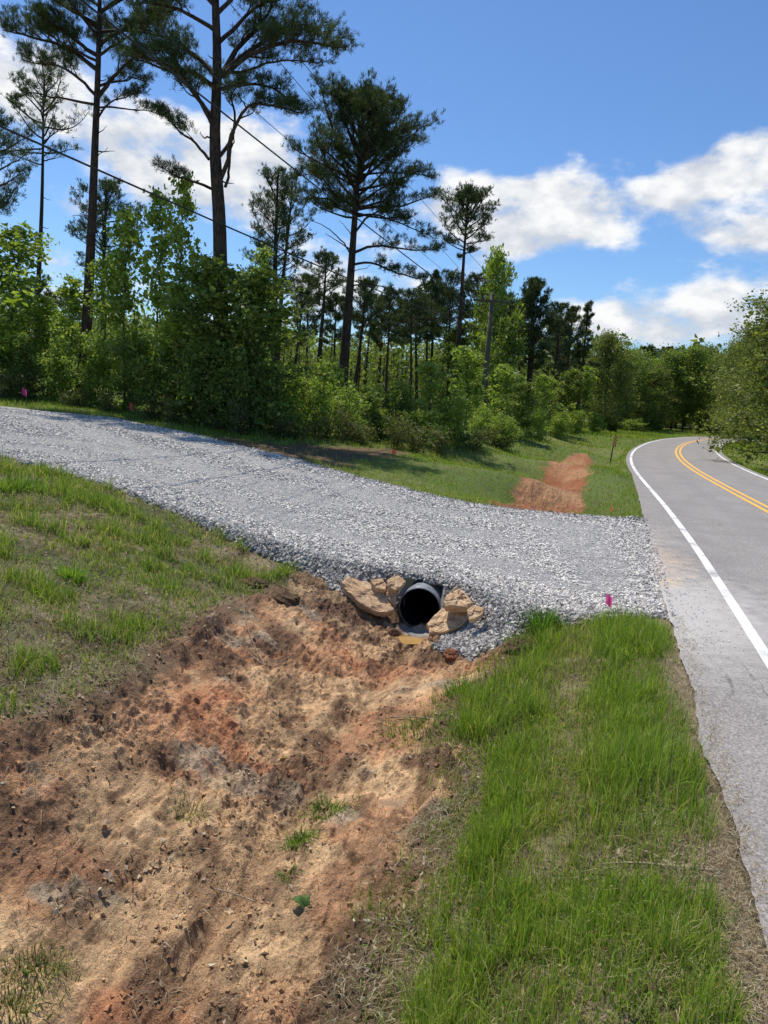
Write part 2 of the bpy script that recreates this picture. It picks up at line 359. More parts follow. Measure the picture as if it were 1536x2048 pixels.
nD = fbm(GX, GY, .07, 3, 181); dc0 = dc0*(1.25+.75*(nD-.5))[..., None]; dc0 = mixc(dc0, (.17, .085, .045), sstep(.60, .72, fbm(GX, GY, .13, 3, 191))*.6)
dc0 = mixc(dc0, (.66, .45, .24), sstep(.62, .74, fbm(GX, GY, .3, 3, 195))*.6)
dc0 = mixc(dc0, (.20, .115, .065), np.clip(CS_*sstep(.4, .6, nB)*.9+CH_*.25, 0, .85)); dkb = sstep(.52, .66, fbm((GX*.225+GY*.974)*.7, (GX*.974-GY*.225)*2.2, .5, 4, 221))*(.4+.6*sstep(.4, .6, nB)); dc0 = mixc(dc0, (.26, .145, .08), dkb*.65)
dc2 = mixc(one*np.array([.34, .12, .052]), (.47, .25, .12), sstep(.32, .66, fbm(GX, GY, 1.2, 5, 201)))
dc0 = np.where((GY > 13)[..., None], dc2, dc0)
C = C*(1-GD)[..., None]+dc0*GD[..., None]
C = mixc(C, (.24, .14, .08), np.clip(rim*1.0*sstep(.35, .6, nB), 0, .8)*(1-GG))
C = mixc(C, (.17, .095, .055), GD3*.9)
gv = one*np.array([.44, .42, .39])*(.85+.3*nB)[..., None]
C = C*(1-GG)[..., None]+gv*GG[..., None]
strawm = sstep(.55, .12, GE+w1*.5)*(GE > -.3)*(GRO < 0)*(1-GG)*sstep(12, 9, RR)
C = mixc(C, (.36, .29, .18), strawm*.85)
verge_far = (GE > 0)*(GE < 1.2)*(RR > 12)
C = C*np.where((GE < 0), .6, 1)[..., None]
nr, nc = GX.shape
V = np.stack([GX, GY, GZ], -1).reshape(-1, 3)
# open the embankment where the culvert runs through it
rel = V-PIPE0; s_ = rel@PIPE_AX; lat = rel[:, :2]@PIPE_N
infoot = (abs(lat) < PR*.93) & (s_ > -.085) & (s_ < 5)
low = infoot & (V[:, 2] < PIPE0[2]+PR+.005)
V[low, 2] = PIPE0[2]-PR-.05
GZ[:] = V[:, 2].reshape(nr, nc)
i, j = np.meshgrid(np.arange(nr-1), np.arange(nc-1), indexing='ij')
f = np.stack([i*nc+j, i*nc+j+1, (i+1)*nc+j+1, (i+1)*nc+j], -1).reshape(-1, 4)
lowf = low[f]; span = lowf.any(1) & (infoot[f] & ~lowf).any(1)
mb = MB(); mb.add(V, f[~span], np.clip(C, 0, 1).reshape(-1, 3))
inner = len(V); ring = np.arange(nc); cz = float(GZ[0].mean())
mb.add([(0, 0, cz)], np.zeros((0, 4), int), C[0].mean(0)); mb.f.append(np.stack([ring[:-1], np.full(nc-1, inner), ring[1:]], 1))
t = NT('ground_surface'); o = t.obj(); a = t.attr().outputs['Color']; n1 = t.noise(95, 6, .7, o); n2 = t.noise(14, 5, .62, o); n3 = t.noise(300, 2, .5, o)
c = t.mix(1.0, a, t.ramp(n1, [(.32, .5), (.68, 1.4)]), 'MULTIPLY'); c = t.mix(1.0, c, t.ramp(n2, [(.3, .72), (.7, 1.22)]), 'MULTIPLY')
hh = t.n('ShaderNodeMath', operation='ADD'); t.l(n1, hh.inputs[0]); t.l(n2, hh.inputs[1])
MAT['ground'] = t.pbr(c, t.ramp(n2, [(.35, .70), (.6, .95)]), t.bump(hh.outputs[0], .95, .03), .22)
C = np.clip(C, 0, .8); fl = GD.reshape(-1)[f[~span][:, 0]] < .45; fl = np.r_[fl, np.ones(nc-1, bool)]
mb.f[1:2] = []
g = link('ground', mb.mesh('ground', fl), MAT['ground']); tag(g, kind='structure')

# ------------------------------------------------------------------ road
def strip(name, off0, off1, lift, mat, s0=0, s1=None, nx=2):
    n0 = int(np.argmax(RC[:, 1] > 1.5)); n1_ = int(np.argmax(RC[:, 1] > 17)); idx = np.r_[np.arange(s0, n0), np.arange(n0, n1_, .05 if off0 is None else .3), np.arange(n1_, len(RC))]
    ts = np.linspace(0, 1, nx); rows = []; uv = []; ii = np.arange(len(RC))
    cum = np.r_[0, np.cumsum(np.linalg.norm(np.diff(RC, axis=0), axis=1))]
    rc = np.stack([np.interp(idx, ii, RC[:, k]) for k in (0, 1)], 1); rn_ = np.stack([np.interp(idx, ii, RN[:, k]) for k in (0, 1)], 1); cu = np.interp(idx, ii, cum)
    jit = ((fbm(rc[:, 1], rc[:, 0], .6, 3, 900)-.5)*.09+(fbm(rc[:, 1], rc[:, 0], .09, 3, 903)-.5)*.03)*(rc[:, 1] < 17)
    for p0_, nn_, cc__, jj_ in zip(rc, rn_, cu, jit):
        for t_ in ts:
            o0_ = off0 if off0 is not None else -float(SHLf(p0_[1]))+jj_; o_ = o0_+(off1-o0_)*t_; p = p0_+nn_*o_
            rows.append((p[0], p[1], float(zroad(p0_[1])) + .03*(1-(o_/3)**2) + lift)); uv.append((cc__, o_))
    n = len(idx); a_, b_ = np.meshgrid(np.arange(n-1), np.arange(nx-1), indexing='ij')
    f_ = np.stack([a_*nx+b_, a_*nx+b_+1, (a_+1)*nx+b_+1, (a_+1)*nx+b_], -1).reshape(-1, 4)
    m_ = MB(); m_.add(rows, f_); me = m_.mesh(name, True)
    ul = me.uv_layers.new(name='UVMap'); li = np.zeros(len(me.loops), np.int32); me.loops.foreach_get('vertex_index', li)
    ul.data.foreach_set('uv', np.array(uv, np.float32)[li].ravel())
    return link(name, me, mat)
def asphalt(name, paint=None):
    t = NT(name); o = t.obj(); uv = t.n('ShaderNodeUVMap').outputs[0]; sp = t.n('ShaderNodeSeparateXYZ'); t.l(uv, sp.inputs[0])
    n1 = t.noise(130, 3, .6, o); n2 = t.noise(55, 4, .6, o); n3 = t.noise(1.1, 5, .6, o)
    agg = t.n('ShaderNodeTexVoronoi'); agg.inputs['Scale'].default_value = 85; t.l(o, agg.inputs[0])
    c = t.ramp(agg.outputs['Color'], [(.1, (.195, .178, .162)), (.5, (.265, .244, .225)), (.9, (.36, .33, .30))])
    c = t.mix(1.0, c, t.ramp(n2, [(.3, .7), (.7, 1.25)]), 'MULTIPLY'); c = t.mix(1.0, c, t.ramp(n3, [(.3, .86), (.7, 1.10)]), 'MULTIPLY')
    # wheel paths a little darker and smoother
    w = t.n('ShaderNodeMath', operation='SINE'); ml = t.n('ShaderNodeMath', operation='MULTIPLY_ADD'); ml.inputs[1].default_value = 5.46; ml.inputs[2].default_value = 0.8
    t.l(sp.outputs[1], ml.inputs[0]); t.l(ml.outputs[0], w.inputs[0])
    c = t.mix(t.ramp(w.outputs[0], [(0, 0.0), (1, .28)]), c, (.21, .195, .19))
    # long irregular cracks
    mp = t.n('ShaderNodeMapping'); mp.inputs['Scale'].default_value = (.10, .42, 1); t.l(uv, mp.inputs[0])
    wn = t.n('ShaderNodeTexNoise'); wn.inputs['Scale'].default_value = 5; wn.inputs['Detail'].default_value = 6; t.l(mp.outputs[0], wn.inputs[0])
    ad = t.n('ShaderNodeMix', data_type='RGBA', blend_type='ADD'); ad.inputs[0].default_value = .35; t.l(mp.outputs[0], ad.inputs[6]); t.l(wn.outputs['Color'], ad.inputs[7])
    vo = t.n('ShaderNodeTexVoronoi', feature='DISTANCE_TO_EDGE'); vo.inputs['Scale'].default_value = 1.6; t.l(ad.outputs[2], vo.inputs[0])
    cr = t.ramp(vo.outputs['Distance'], [(.0, .6), (.007, 0.0)]); gate = t.ramp(t.noise(.55, 2, .5, o), [(.52, 0.0), (.62, 1.0)])
    c = t.mix(t.mix(1.0, cr, gate, 'MULTIPLY'), c, (.06, .055, .055))
    # stone dust and clay dragged out of the drive mouth
    for (cx, cy, rx, ry, col, st) in ((2.9, 7.7, 1.5, 2.2, (.46, .435, .395), .85), (3.25, 10.2, .9, 1.8, (.55, .42, .31), .8), (3.5, 12.3, 1.1, 1.6, (.50, .43, .37), .7), (3.1, 9.0, .5, .5, (.58, .44, .26), .85)):
        m2 = t.n('ShaderNodeMapping', vector_type='TEXTURE'); m2.inputs['Location'].default_value = (cx, cy, 0); m2.inputs['Rotation'].default_value = (0, 0, R(-16)); m2.inputs['Scale'].default_value = (rx, ry, 10); t.l(o, m2.inputs[0])
        ln = t.n('ShaderNodeVectorMath', operation='LENGTH'); t.l(m2.outputs[0], ln.inputs[0])
        sb = t.n('ShaderNodeMath', operation='MULTIPLY_ADD'); sb.inputs[1].default_value = 1.6; t.l(t.noise(4.5, 5, .65, o), sb.inputs[0]); t.l(ln.outputs['Value'], sb.inputs[2])
        c = t.mix(t.ramp(sb.outputs[0], [(.78, st), (1.0, 0.0)]) if False else t.ramp(t.n('ShaderNodeMath', operation='MULTIPLY', i_1=.5).outputs[0] if False else _half(t, sb.outputs[0]), [(.55, st), (.95, 0.0)]), c, col)
    if paint:
        wear = t.n('ShaderNodeMath', operation='MULTIPLY_ADD'); wear.inputs[1].default_value = .55; t.l(n2, wear.inputs[0]); wn3 = t.noise(2.2, 3, .6, o); t.l(wn3, wear.inputs[2])
        pc = t.mix(t.ramp(n1, [(.4, 0.0), (.7, .25)]), paint, (.3, .29, .27))
        c = t.mix(t.ramp(wear.outputs[0], [(.74, 1.0), (.97, .08)]) if paint[2] > .4 else t.ramp(wear.outputs[0], [(.9, 1.0), (1.0, .5)]), c, pc)
    hgt = t.mix(.5, agg.outputs['Distance'], n1)
    return t.pbr(c, .88, t.bump(hgt, .25, .004), .25)
def _half(t, s):
    m = t.n('ShaderNodeMath', operation='MULTIPLY'); m.inputs[1].default_value = .5; t.l(s, m.inputs[0]); return m.outputs[0]
rd = strip('road', None, SHR, 0, asphalt('asphalt'), nx=9); tag(rd, kind='structure')
wl = asphalt('white_line_paint', (.80, .79, .75)); yl = asphalt('yellow_line_paint', (.80, .42, .06))
for nm, a_, b_, m_ in (('edge_line', -LANE-.053, -LANE+.053, wl), ('edge_line', LANE-.06, LANE+.06, wl), ('centre_line', -.17, -.06, yl), ('centre_line', .06, .17, yl)):
    tag(strip(nm, a_, b_, .004, m_, s0=2), kind='structure')
# ================================================================== culvert and stones
def basis(n):
    n = np.asarray(n, float)/np.linalg.norm(n); a = np.cross([0, 0, 1.], n); a /= np.linalg.norm(a)+1e-9; return a, np.cross(n, a), n
pr = empty('culvert_pipe', PIPE0-PIPE_AX*.07, 0, 'grey plastic culvert pipe with a black bore under the gravel drive', 'pipe')
def pmesh(prof, n=56):            # profile of (s, r) swept round the pipe axis
    a = np.cross([0, 0, 1.], PIPE_AX); a /= np.linalg.norm(a); b = np.cross(PIPE_AX, a); th = np.arange(n)/n*2*math.pi
    V_ = np.array([[PIPE_AX*s_+r_*(math.cos(q)*a+math.sin(q)*b) for q in th] for s_, r_ in prof])
    i_, j_ = np.meshgrid(np.arange(len(prof)-1), np.arange(n), indexing='ij'); k_ = (j_+1) % n
    m_ = MB(); m_.add(V_, np.stack([i_*n+j_, i_*n+k_, (i_+1)*n+k_, (i_+1)*n+j_], -1).reshape(-1, 4)); return m_
t = NT('pipe_outside'); o = t.obj(); n1 = t.noise(18, 5, .6, o); MAT['pipe'] = t.pbr(t.ramp(n1, [(.35, (.10, .11, .12)), (.7, (.30, .31, .32))]), .55, t.bump(n1, .3, .004), .4)
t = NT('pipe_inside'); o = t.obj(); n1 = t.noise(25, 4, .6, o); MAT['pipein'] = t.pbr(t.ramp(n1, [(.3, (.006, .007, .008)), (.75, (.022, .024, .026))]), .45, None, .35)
link('outer_wall', pmesh([(0, PR-.010), (0, PR-.002), (.004, PR), (1.6, PR)]).mesh('outer_wall', True), MAT['pipe'], pr)
prof = []
for k in range(120): prof.append((.002+k*.022, PR-.012-.004*(1+math.cos(k*math.pi*.5))))
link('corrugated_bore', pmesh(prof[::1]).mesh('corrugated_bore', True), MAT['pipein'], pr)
bk = MB(); a_, b_, _ = basis(PIPE_AX); th = np.arange(24)/24*2*math.pi
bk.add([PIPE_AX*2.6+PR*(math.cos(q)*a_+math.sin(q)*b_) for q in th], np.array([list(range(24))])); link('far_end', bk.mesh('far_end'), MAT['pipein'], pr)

t = NT('sandstone'); o = t.obj(); n1 = t.noise(7, 6, .65, o); n2 = t.noise(45, 5, .7, o)
mp = t.n('ShaderNodeMapping'); mp.inputs['Scale'].default_value = (1, 1, 7); t.l(o, mp.inputs[0]); n3 = t.noise(5, 3, .6, mp.outputs[0])
c = t.ramp(n1, [(.3, (.50, .29, .15)), (.5, (.66, .44, .25)), (.7, (.72, .54, .35))]); c = t.mix(1.0, c, t.ramp(n2, [(.3, .65), (.65, 1.15)]), 'MULTIPLY'); c = t.mix(t.ramp(n3, [(.5, 0.0), (.75, .5)]), c, (.25, .14, .08))
MAT['sand'] = t.pbr(c, .9, t.bump(n2, .8, .02), .15)
def slab(name, px, depth_pt, nrm, thick, label, seed, mat='sand', cat='rock'):
    """flat stone: the outline is cut from the plane through depth_pt with normal nrm, then given thickness and broken edges"""
    _q = hit(*(np.array(px, float)/4.518+np.array([660, 1130])).mean(0))[0]; tc_ = CAM-_q; tc_ /= np.linalg.norm(tc_)
    if mat == 'sand': depth_pt = _q+tc_*(.30 if px[0][0] > 700 else .2)
    px = np.array(px, float)/4.518+np.array([660, 1130]); a, b, n = basis(nrm)
    P = []
    for q in px:
        d = ray(*q); t_ = np.dot(depth_pt-CAM, n)/np.dot(d, n); P.append(CAM+d*t_)
    P = np.array(P); c0 = P.mean(0); uvp = np.stack([(P-c0)@a, (P-c0)@b], 1)
    # resample the rim and build concentric rings with bedding ledges
    Q = np.r_[uvp, uvp[:1]]; d_ = np.r_[0, np.cumsum(np.linalg.norm(np.diff(Q, axis=0), axis=1))]; m = 46
    s_ = np.linspace(0, d_[-1], m+1)[:-1]; rimp = np.stack([np.interp(s_, d_, Q[:, 0]), np.interp(s_, d_, Q[:, 1])], 1)
    sc = [.02, .2, .4, .58, .74, .87, .96, 1.0, 1.0, .99, .97, .93, .02]; hz = [0, 0, 0, 0, 0, 0, -.002, -.010, -.3*thick, -.55*thick, -.8*thick, -thick, -thick]; V_ = []
    for k_, (q, z_) in enumerate(zip(sc, hz)):
        w_ = rimp*q; nf = fbm(w_[:, 0]+seed, w_[:, 1]*1.6, .11, 3, seed); led = np.round(nf*4.2)/4.2
        nz = ((led-.5)*.055+(fbm(w_[:, 0]+seed, w_[:, 1], .03, 2, seed+9)-.5)*.014)*(1 if k_ < 8 else .25)
        jit = 1+(fbm(s_*1.0+seed, np.full(m, z_*8+seed), .05, 3, seed+5)-.5)*.16*(k_ >= 5)
        V_.append(c0+np.outer(w_[:, 0]*jit, a)+np.outer(w_[:, 1]*jit, b)+np.outer(z_+nz, n))
    V_ = np.array(V_); i_, j_ = np.meshgrid(np.arange(len(sc)-1), np.arange(m), indexing='ij'); k_ = (j_+1) % m
    mb_ = MB(); mb_.add(V_-c0, np.stack([i_*m+j_, (i_+1)*m+j_, (i_+1)*m+k_, i_*m+k_], -1).reshape(-1, 4))
    mb_.f.append(np.array([list(range(m))])); mb_.f.append(np.array([list(range(m))[::-1]])+(len(sc)-1)*m)
    return tag(link(name, mb_.mesh(name, False), MAT[mat], None, c0), label, cat)
P0 = PIPE0
slab('sandstone_slab', [(105,150),(160,100),(250,125),(370,160),(430,220),(490,270),(560,370),(585,415),(510,432),(380,400),(250,330),(205,280),(140,215)], P0+np.array([-.42,-.10,.12]), (0.14,-.56,.82), .10, 'large tan sandstone slab leaning left of the culvert pipe', 3)
slab('sandstone_rock', [(368,130),(470,118),(515,180),(500,228),(430,215),(385,170)], P0+np.array([-.36,.04,.22]), (0.1,-.56,.82), .10, 'small brown sandstone above the big slab left of the pipe', 4)
slab('sandstone_rock', [(510,212),(560,218),(608,250),(592,385),(562,345),(505,270)], P0+np.array([-.26,.0,.14]), (.1,-.75,.65), .09, 'narrow upright sandstone wedged against the left side of the pipe', 5)
slab('sandstone_rock', [(1028,330),(1058,262),(1140,193),(1205,225),(1295,345),(1240,378),(1040,365)], P0+np.array([.42,-.06,.16]), (-0.1,-.56,.82), .11, 'pointed sandstone block above the large slab right of the pipe', 6)
slab('sandstone_slab', [(868,535),(930,455),(1010,380),(1240,380),(1250,478),(1200,540),(1100,590),(1010,615),(890,620),(900,560)], P0+np.array([.40,-.32,.02]), (-0.12,-.56,.82), .09, 'large flat tan sandstone slab lying right of the pipe mouth', 7)
slab('sandstone_rock', [(1238,400),(1310,350),(1400,378),(1382,430),(1312,488),(1262,492)], P0+np.array([.62,-.2,.10]), (-0.1,-.56,.82), .07, 'rightmost of the sandstone rocks, half sunk in the gravel', 8)
slab('sandstone_rock', [(640,100),(600,80),(520,130),(520,190),(590,230),(650,190),(690,140)], P0+np.array([-.12,.06,.30]), (0,-.6,.8), .07, 'dull earth covered stone just above the left rim of the pipe', 9)
t = NT('red_clay_lump'); o = t.obj(); n2 = t.noise(30, 6, .7, o); MAT['clay'] = t.pbr(t.ramp(n2, [(.3, (.13, .05, .03)), (.7, (.40, .17, .09))]), .95, t.bump(n2, 1, .03), .1)
g7 = hit(900, 1312)[0]
slab('clay_clod', [(1020,800),(1040,768),(1100,755),(1150,775),(1170,815),(1120,850),(1050,845)], g7+np.array([0,0,.05]), (0,-.4,.9), .09, 'red clay clod at the edge of the loose gravel', 12, 'clay', 'clod')
# water
t = NT('muddy_water'); o = t.obj(); n1 = t.noise(6, 3, .5, o); MAT['water'] = t.pbr(t.ramp(n1, [(.3, (.36, .21, .07)), (.7, (.46, .29, .11))]), .06, None, .5)
for P, a, b, dz in ((PUD1, .17, .10, .024),):
    m_ = MB(); th = np.arange(40)/40*2*math.pi; m_.add([(P[0]+a*1.3*math.cos(q), P[1]+b*1.3*math.sin(q), P[2]-.035+dz) for q in th], np.array([list(range(40))]))
    tag(link('puddle', m_.mesh('puddle'), MAT['water']), kind='structure')

# ================================================================== scatter
CUBE = np.array([(x, y, z) for z in (-1, 1) for y in (-1, 1) for x in (-1, 1)], float)
CF = np.array([(0,2,3,1),(4,5,7,6),(0,1,5,4),(2,6,7,3),(0,4,6,2),(1,3,7,5)])
def rotm(n, r_):
    q = r_.normal(size=(n, 4)); q /= np.linalg.norm(q, axis=1)[:, None]; w, x, y, z = q.T
    return np.stack([1-2*(y*y+z*z), 2*(x*y-z*w), 2*(x*z+y*w), 2*(x*y+z*w), 1-2*(x*x+z*z), 2*(y*z-x*w), 2*(x*z-y*w), 2*(y*z+x*w), 1-2*(x*x+y*y)], -1).reshape(n, 3, 3)
def rotz(n, r_):
    a = r_.uniform(0, 6.283, n); c, s_ = np.cos(a), np.sin(a); z = np.zeros(n); tx = r_.normal(size=n)*.22; M_ = np.stack([c, -s_, z, s_, c, z, z, z, z+1], -1).reshape(n, 3, 3)
    T_ = np.stack([z+1, z, z, z, np.cos(tx), -np.sin(tx), z, np.sin(tx), np.cos(tx)], -1).reshape(n, 3, 3); return M_@T_
def stones(mb_, P, size, cols, r_, flat=.5, lie=None):
    n = len(P); v = CUBE[None]*(.5+.55*r_.random((n, 8, 3)))*np.array([1, .8, flat]); v = np.einsum('nij,nkj->nki', rotm(n, r_) if lie is None else np.where((r_.random(n) < lie)[:, None, None], rotz(n, r_), rotm(n, r_)), v)
    v = v*size[:, None, None]*.5+P[:, None]
    mb_.add(v, (CF[None]+np.arange(n)[:, None, None]*8).reshape(-1, 4), np.repeat(cols, 8, 0))
def sample(n, rmin, rmax, a0, a1, r_, power=2.):
    """points spread over a sector; density falls with distance like r**-power"""
    a = np.radians(r_.uniform(a0, a1, n))
    if power == 2: r = np.exp(r_.uniform(math.log(rmin), math.log(rmax), n))
    else:
        k = 2-power; r = (r_.uniform(rmin**k, rmax**k, n))**(1/k)
    return r*np.sin(a), r*np.cos(a), r
r_ = np.random.default_rng(5)
x, y, r = sample(560000, 6.3, 24, -35, 27, r_, 1.2)
gg = gsamp(GG, x, y); e_ = gsamp(GE, x, y); sdp = gsamp(GSD, x, y)
rutd = -sdp+(fbm(x, y, 1.5, 3, 303)-.5)*.8; comp = np.clip(sstep(.42, .6, fbm(x, y, 1.6, 3, 301))*.5+np.exp(-((rutd-1.35)/.33)**2)+np.exp(-((rutd-2.9)/.4)**2), 0, 1)*sstep(-.3, -.9, sdp)          # wheel-packed, finer stone
mouth = sstep(.9, -.5, e_-.1)*0
keep = (gg > .3) & (e_ > -.05) & (r_.random(len(x)) < gg*(.85-.5*comp)) & ~((r > 14) & (r_.random(len(x)) < .45))
relx = (x-PIPE0[0])*PIPE_AX[0]+(y-PIPE0[1])*PIPE_AX[1]; laty = (x-PIPE0[0])*PIPE_N[0]+(y-PIPE0[1])*PIPE_N[1]
keep &= ~((abs(laty) < PR+.02) & (relx > -.5) & (ground(x, y) < PIPE0[2]+PR))
x, y, r, comp, sdp = (q[keep] for q in (x, y, r, comp, sdp))
size = r_.uniform(.017, .046, len(x))*(1-.5*comp)*(1+.25*(sdp > -.35))*np.interp(r, [8, 14, 24], [1, 1.1, 1.5]); steep = sdp > -.1; size[steep] *= 1.15
col = np.clip(.57+.19*r_.normal(size=len(x))+.08*comp, .12, .85)[:, None]*np.array([1, .935, .835])*np.where(sdp > -.12, .70, 1.)[:, None]  # stones past the crest are darker: the slope's shade is painted into their colour
col *= (1+.12*comp)[:, None]
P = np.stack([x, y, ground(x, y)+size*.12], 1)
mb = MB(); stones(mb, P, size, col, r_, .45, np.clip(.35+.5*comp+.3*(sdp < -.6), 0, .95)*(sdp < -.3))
# strays on the shoulder and at the lane edge
x, y, r = sample(26000, 5, 15, 8, 32, r_, 1.5); e_ = gsamp(GE, x, y); k = (e_ < 0) & (e_ > -1.1) & (r_.random(len(x)) < np.exp(e_*4.5)*.8) & (abs(y-10-0*x) < 3.8)
x, y = x[k], y[k]; s2 = r_.uniform(.005, .018, len(x)); stones(mb, np.stack([x, y, zroad(y)+.012+s2*.1], 1), s2, np.clip(.72+.12*r_.normal(size=len(x)), .3, .9)[:, None]*np.array([1, .97, .92]), r_, .4, .9)
MAT['stone'] = vcol_mat('crushed_stone', 120, .3, .004, .95, .06, .2, 30)
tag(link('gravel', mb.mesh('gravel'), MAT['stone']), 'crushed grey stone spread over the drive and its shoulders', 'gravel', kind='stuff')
# earth clods
x, y, r = sample(170000, 2.4, 12, -36, 22, r_, 1.6); d_ = gsamp(GD, x, y); rg = gsamp(rough, x, y); rm = gsamp(rim*(1-GG), x, y); bnk = fbm(x, y, .3, 3, 401)
k = r_.random(len(x)) < np.clip(d_*rg*.15*sstep(.4, .6, bnk)+gsamp(dkb*GD, x, y)*.13+gsamp(CS_, x, y)*.18+rm*.10+d_*.012+.9*np.exp(-((x-PIPE0[0]+.75)/.7)**2-((y-PIPE0[1]+.25)/.45)**2)*.6, 0, 1)*(gsamp(GG, x, y) < .4)*(gsamp(GE, x, y) > .5)
x, y = x[k], y[k]; s2 = .005+.026*r_.random(len(x))**6.0; cc_ = gsamp(C, x, y)*r_.uniform(.7, 1.1, len(x))[:, None]
mb = MB(); stones(mb, np.stack([x, y, ground(x, y)+s2*.1], 1), s2, cc_*(.5/np.maximum(.5, cc_.max(1)))[:, None], r_, .8)
MAT['clod'] = vcol_mat('earth_clods', 90, .6, .006, .97, .1, .3, 20)
tag(link('earth_clods', mb.mesh('earth_clods'), MAT['clod']), 'loose crumbs and clods of red brown earth in the ditch', 'soil', kind='stuff')

def blades(mb_, x, y, z, h, w, col, r_, lean=.35, flat=0.0, dirb=None, segs=3):
    n = len(x); a = r_.uniform(0, 2*math.pi, n) if dirb is None else dirb; ld = np.abs(r_.normal(size=n))*lean+flat
    dx, dy = np.cos(a), np.sin(a); fa = r_.uniform(0, 2*math.pi, n); sx, sy = np.cos(fa), np.sin(fa)
    ts = np.linspace(0, 1, segs+1); rows = []
    for q in ts[:-1]:
        bend = ld*q**1.7*h; zz = z+h*q*np.cos(np.minimum(ld*q*1.1, 1.45)); ww = w*(1-q*.55)*.5
        for s_ in (-1, 1): rows.append(np.stack([x+dx*bend+sx*ww*s_, y+dy*bend+sy*ww*s_, zz], -1))
    rows.append(np.stack([x+dx*ld*h, y+dy*ld*h, z+h*np.cos(np.minimum(ld*1.1, 1.5))], -1))
    V_ = np.stack(rows, 1); m = V_.shape[1]; b = np.arange(n)[:, None]*m
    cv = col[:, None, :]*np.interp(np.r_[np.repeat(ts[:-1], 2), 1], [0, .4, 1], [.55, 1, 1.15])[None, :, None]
    mb_.v.append(V_.reshape(-1, 3)); mb_.c.append(cv.reshape(-1, 3))
    fs = [np.concatenate([b+2*k_, b+2*k_+1, b+2*k_+3, b+2*k_+2], 1) for k_ in range(segs-1)]
    mb_.f.append(np.concatenate(fs)+mb_.n); mb_.f.append(np.concatenate([b+m-3, b+m-2, b+m-1], 1)+mb_.n); mb_.n += n*m
def pal(n, r_, A, wts):
    A = np.array(A); i_ = r_.choice(len(A), n, p=np.array(wts)/sum(wts)); return A[i_]*r_.uniform(.75, 1.25, n)[:, None]
GR = [(.20, .30, .038), (.27, .38, .055), (.135, .225, .045), (.33, .38, .08), (.42, .38, .15), (.5, .42, .25)]
# --- verge on the right of the ditch
mb = MB()
x, y, r = sample(760000, 2.2, 9.5, -5, 33, r_, 1.3)
vs = poly_sd(VERGE, x, y)+(fbm(x, y, .25, 3, 501)-.5)*.30; e_ = gsamp(GE, x, y)
stickp = at_z(1330, 1745, -.1); bare = sstep(1.0, .6, np.hypot((x-stickp[0])/.40, (y-stickp[1]-.02)/.20)+(fbm(x, y, .1, 2, 507)-.5)*.5)
midyel = 1.25*sstep(.75, .0, abs((x-(.9+.26*(y-3.2)))/.42))*sstep(3.0, 3.6, y)
dn = sstep(.02, -.12, vs)*(e_ > .02)*(1-bare*.97)*(.35+.65*sstep(.38, .6, fbm(x, y, .35, 3, 503)))*(1-.3*midyel)
dn = np.maximum(dn, .16*sstep(.45, 0, vs)*(e_ > .15))*(gsamp(GG, x, y) < .75)
dn *= np.interp(y, [2.2, 3.2, 4.5, 9], [.6, .65, .8, 1])
k = r_.random(len(x)) < dn*.43; x, y, vs, my, e_ = x[k], y[k], vs[k], midyel[k], e_[k]
n = len(x); hn = fbm(x, y, .45, 3, 505); clumpy = fbm(x, y, .12, 2, 509)
h = (.05+.31*hn*r_.random(n)**1.3)*np.where(vs > -.06, .55, 1)*(1-.35*my)*(.6+.9*clumpy)*np.interp(y, [2.5, 4, 8], [.85, 1, 1.15])
cg = pal(n, r_, GR, [5, 5, 3, 2.2, .8, .6]); cy = pal(n, r_, GR, [1, 3, 1, 3, 2, 2.0]); cg = np.where((r_.random(n) < my*.75+sstep(3.2, 2.4, y)*.4)[:, None], cy, cg)
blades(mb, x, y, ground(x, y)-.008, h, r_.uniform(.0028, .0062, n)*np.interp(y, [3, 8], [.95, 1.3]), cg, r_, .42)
print('verge blades', n)
tag(link('verge_grass', mb.mesh('verge_grass'), MAT['grass']), 'tall fresh green grass on the verge between ditch and road', 'grass', kind='stuff')
# --- left bank
mb = MB(); x, y, r = sample(480000, 4.0, 17, -37, -2, r_, 1.4)
dd = poly_sd(DIRT, x, y)+(fbm(x, y, .3, 3, 521)-.5)*.35; g_ = gsamp(GG, x, y); pt = fbm(x, y, .45, 4, 523); cl = fbm(x, y, .16, 2, 525)
tuft = sstep(.56, .72, fbm(x, y, .33, 2, 527))
dn = sstep(0, .25, dd)*(g_ < .25)*(.12+.42*sstep(.46, .6, pt)+.75*tuft)
k = r_.random(len(x)) < dn*.30; x, y, tuft, r = x[k], y[k], tuft[k], r[k]; n = len(x)
h = (.03+.07*r_.random(n)+.12*tuft*r_.random(n))*np.interp(r, [5, 12], [1, 1.4])
cg = pal(n, r_, GR, [2, 3, 2, 3, 2, 2.2]); cy = pal(n, r_, [(.14, .24, .03), (.20, .28, .04)], [1, 1]); cg = np.where((r_.random(n) < tuft*.5)[:, None], cy, cg)
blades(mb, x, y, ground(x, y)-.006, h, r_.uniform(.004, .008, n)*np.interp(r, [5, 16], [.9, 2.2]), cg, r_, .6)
print('bank blades', n)
tag(link('bank_grass', mb.mesh('bank_grass'), MAT['grass']), 'patchy trampled grass on the bank left of the ditch', 'grass', kind='stuff')
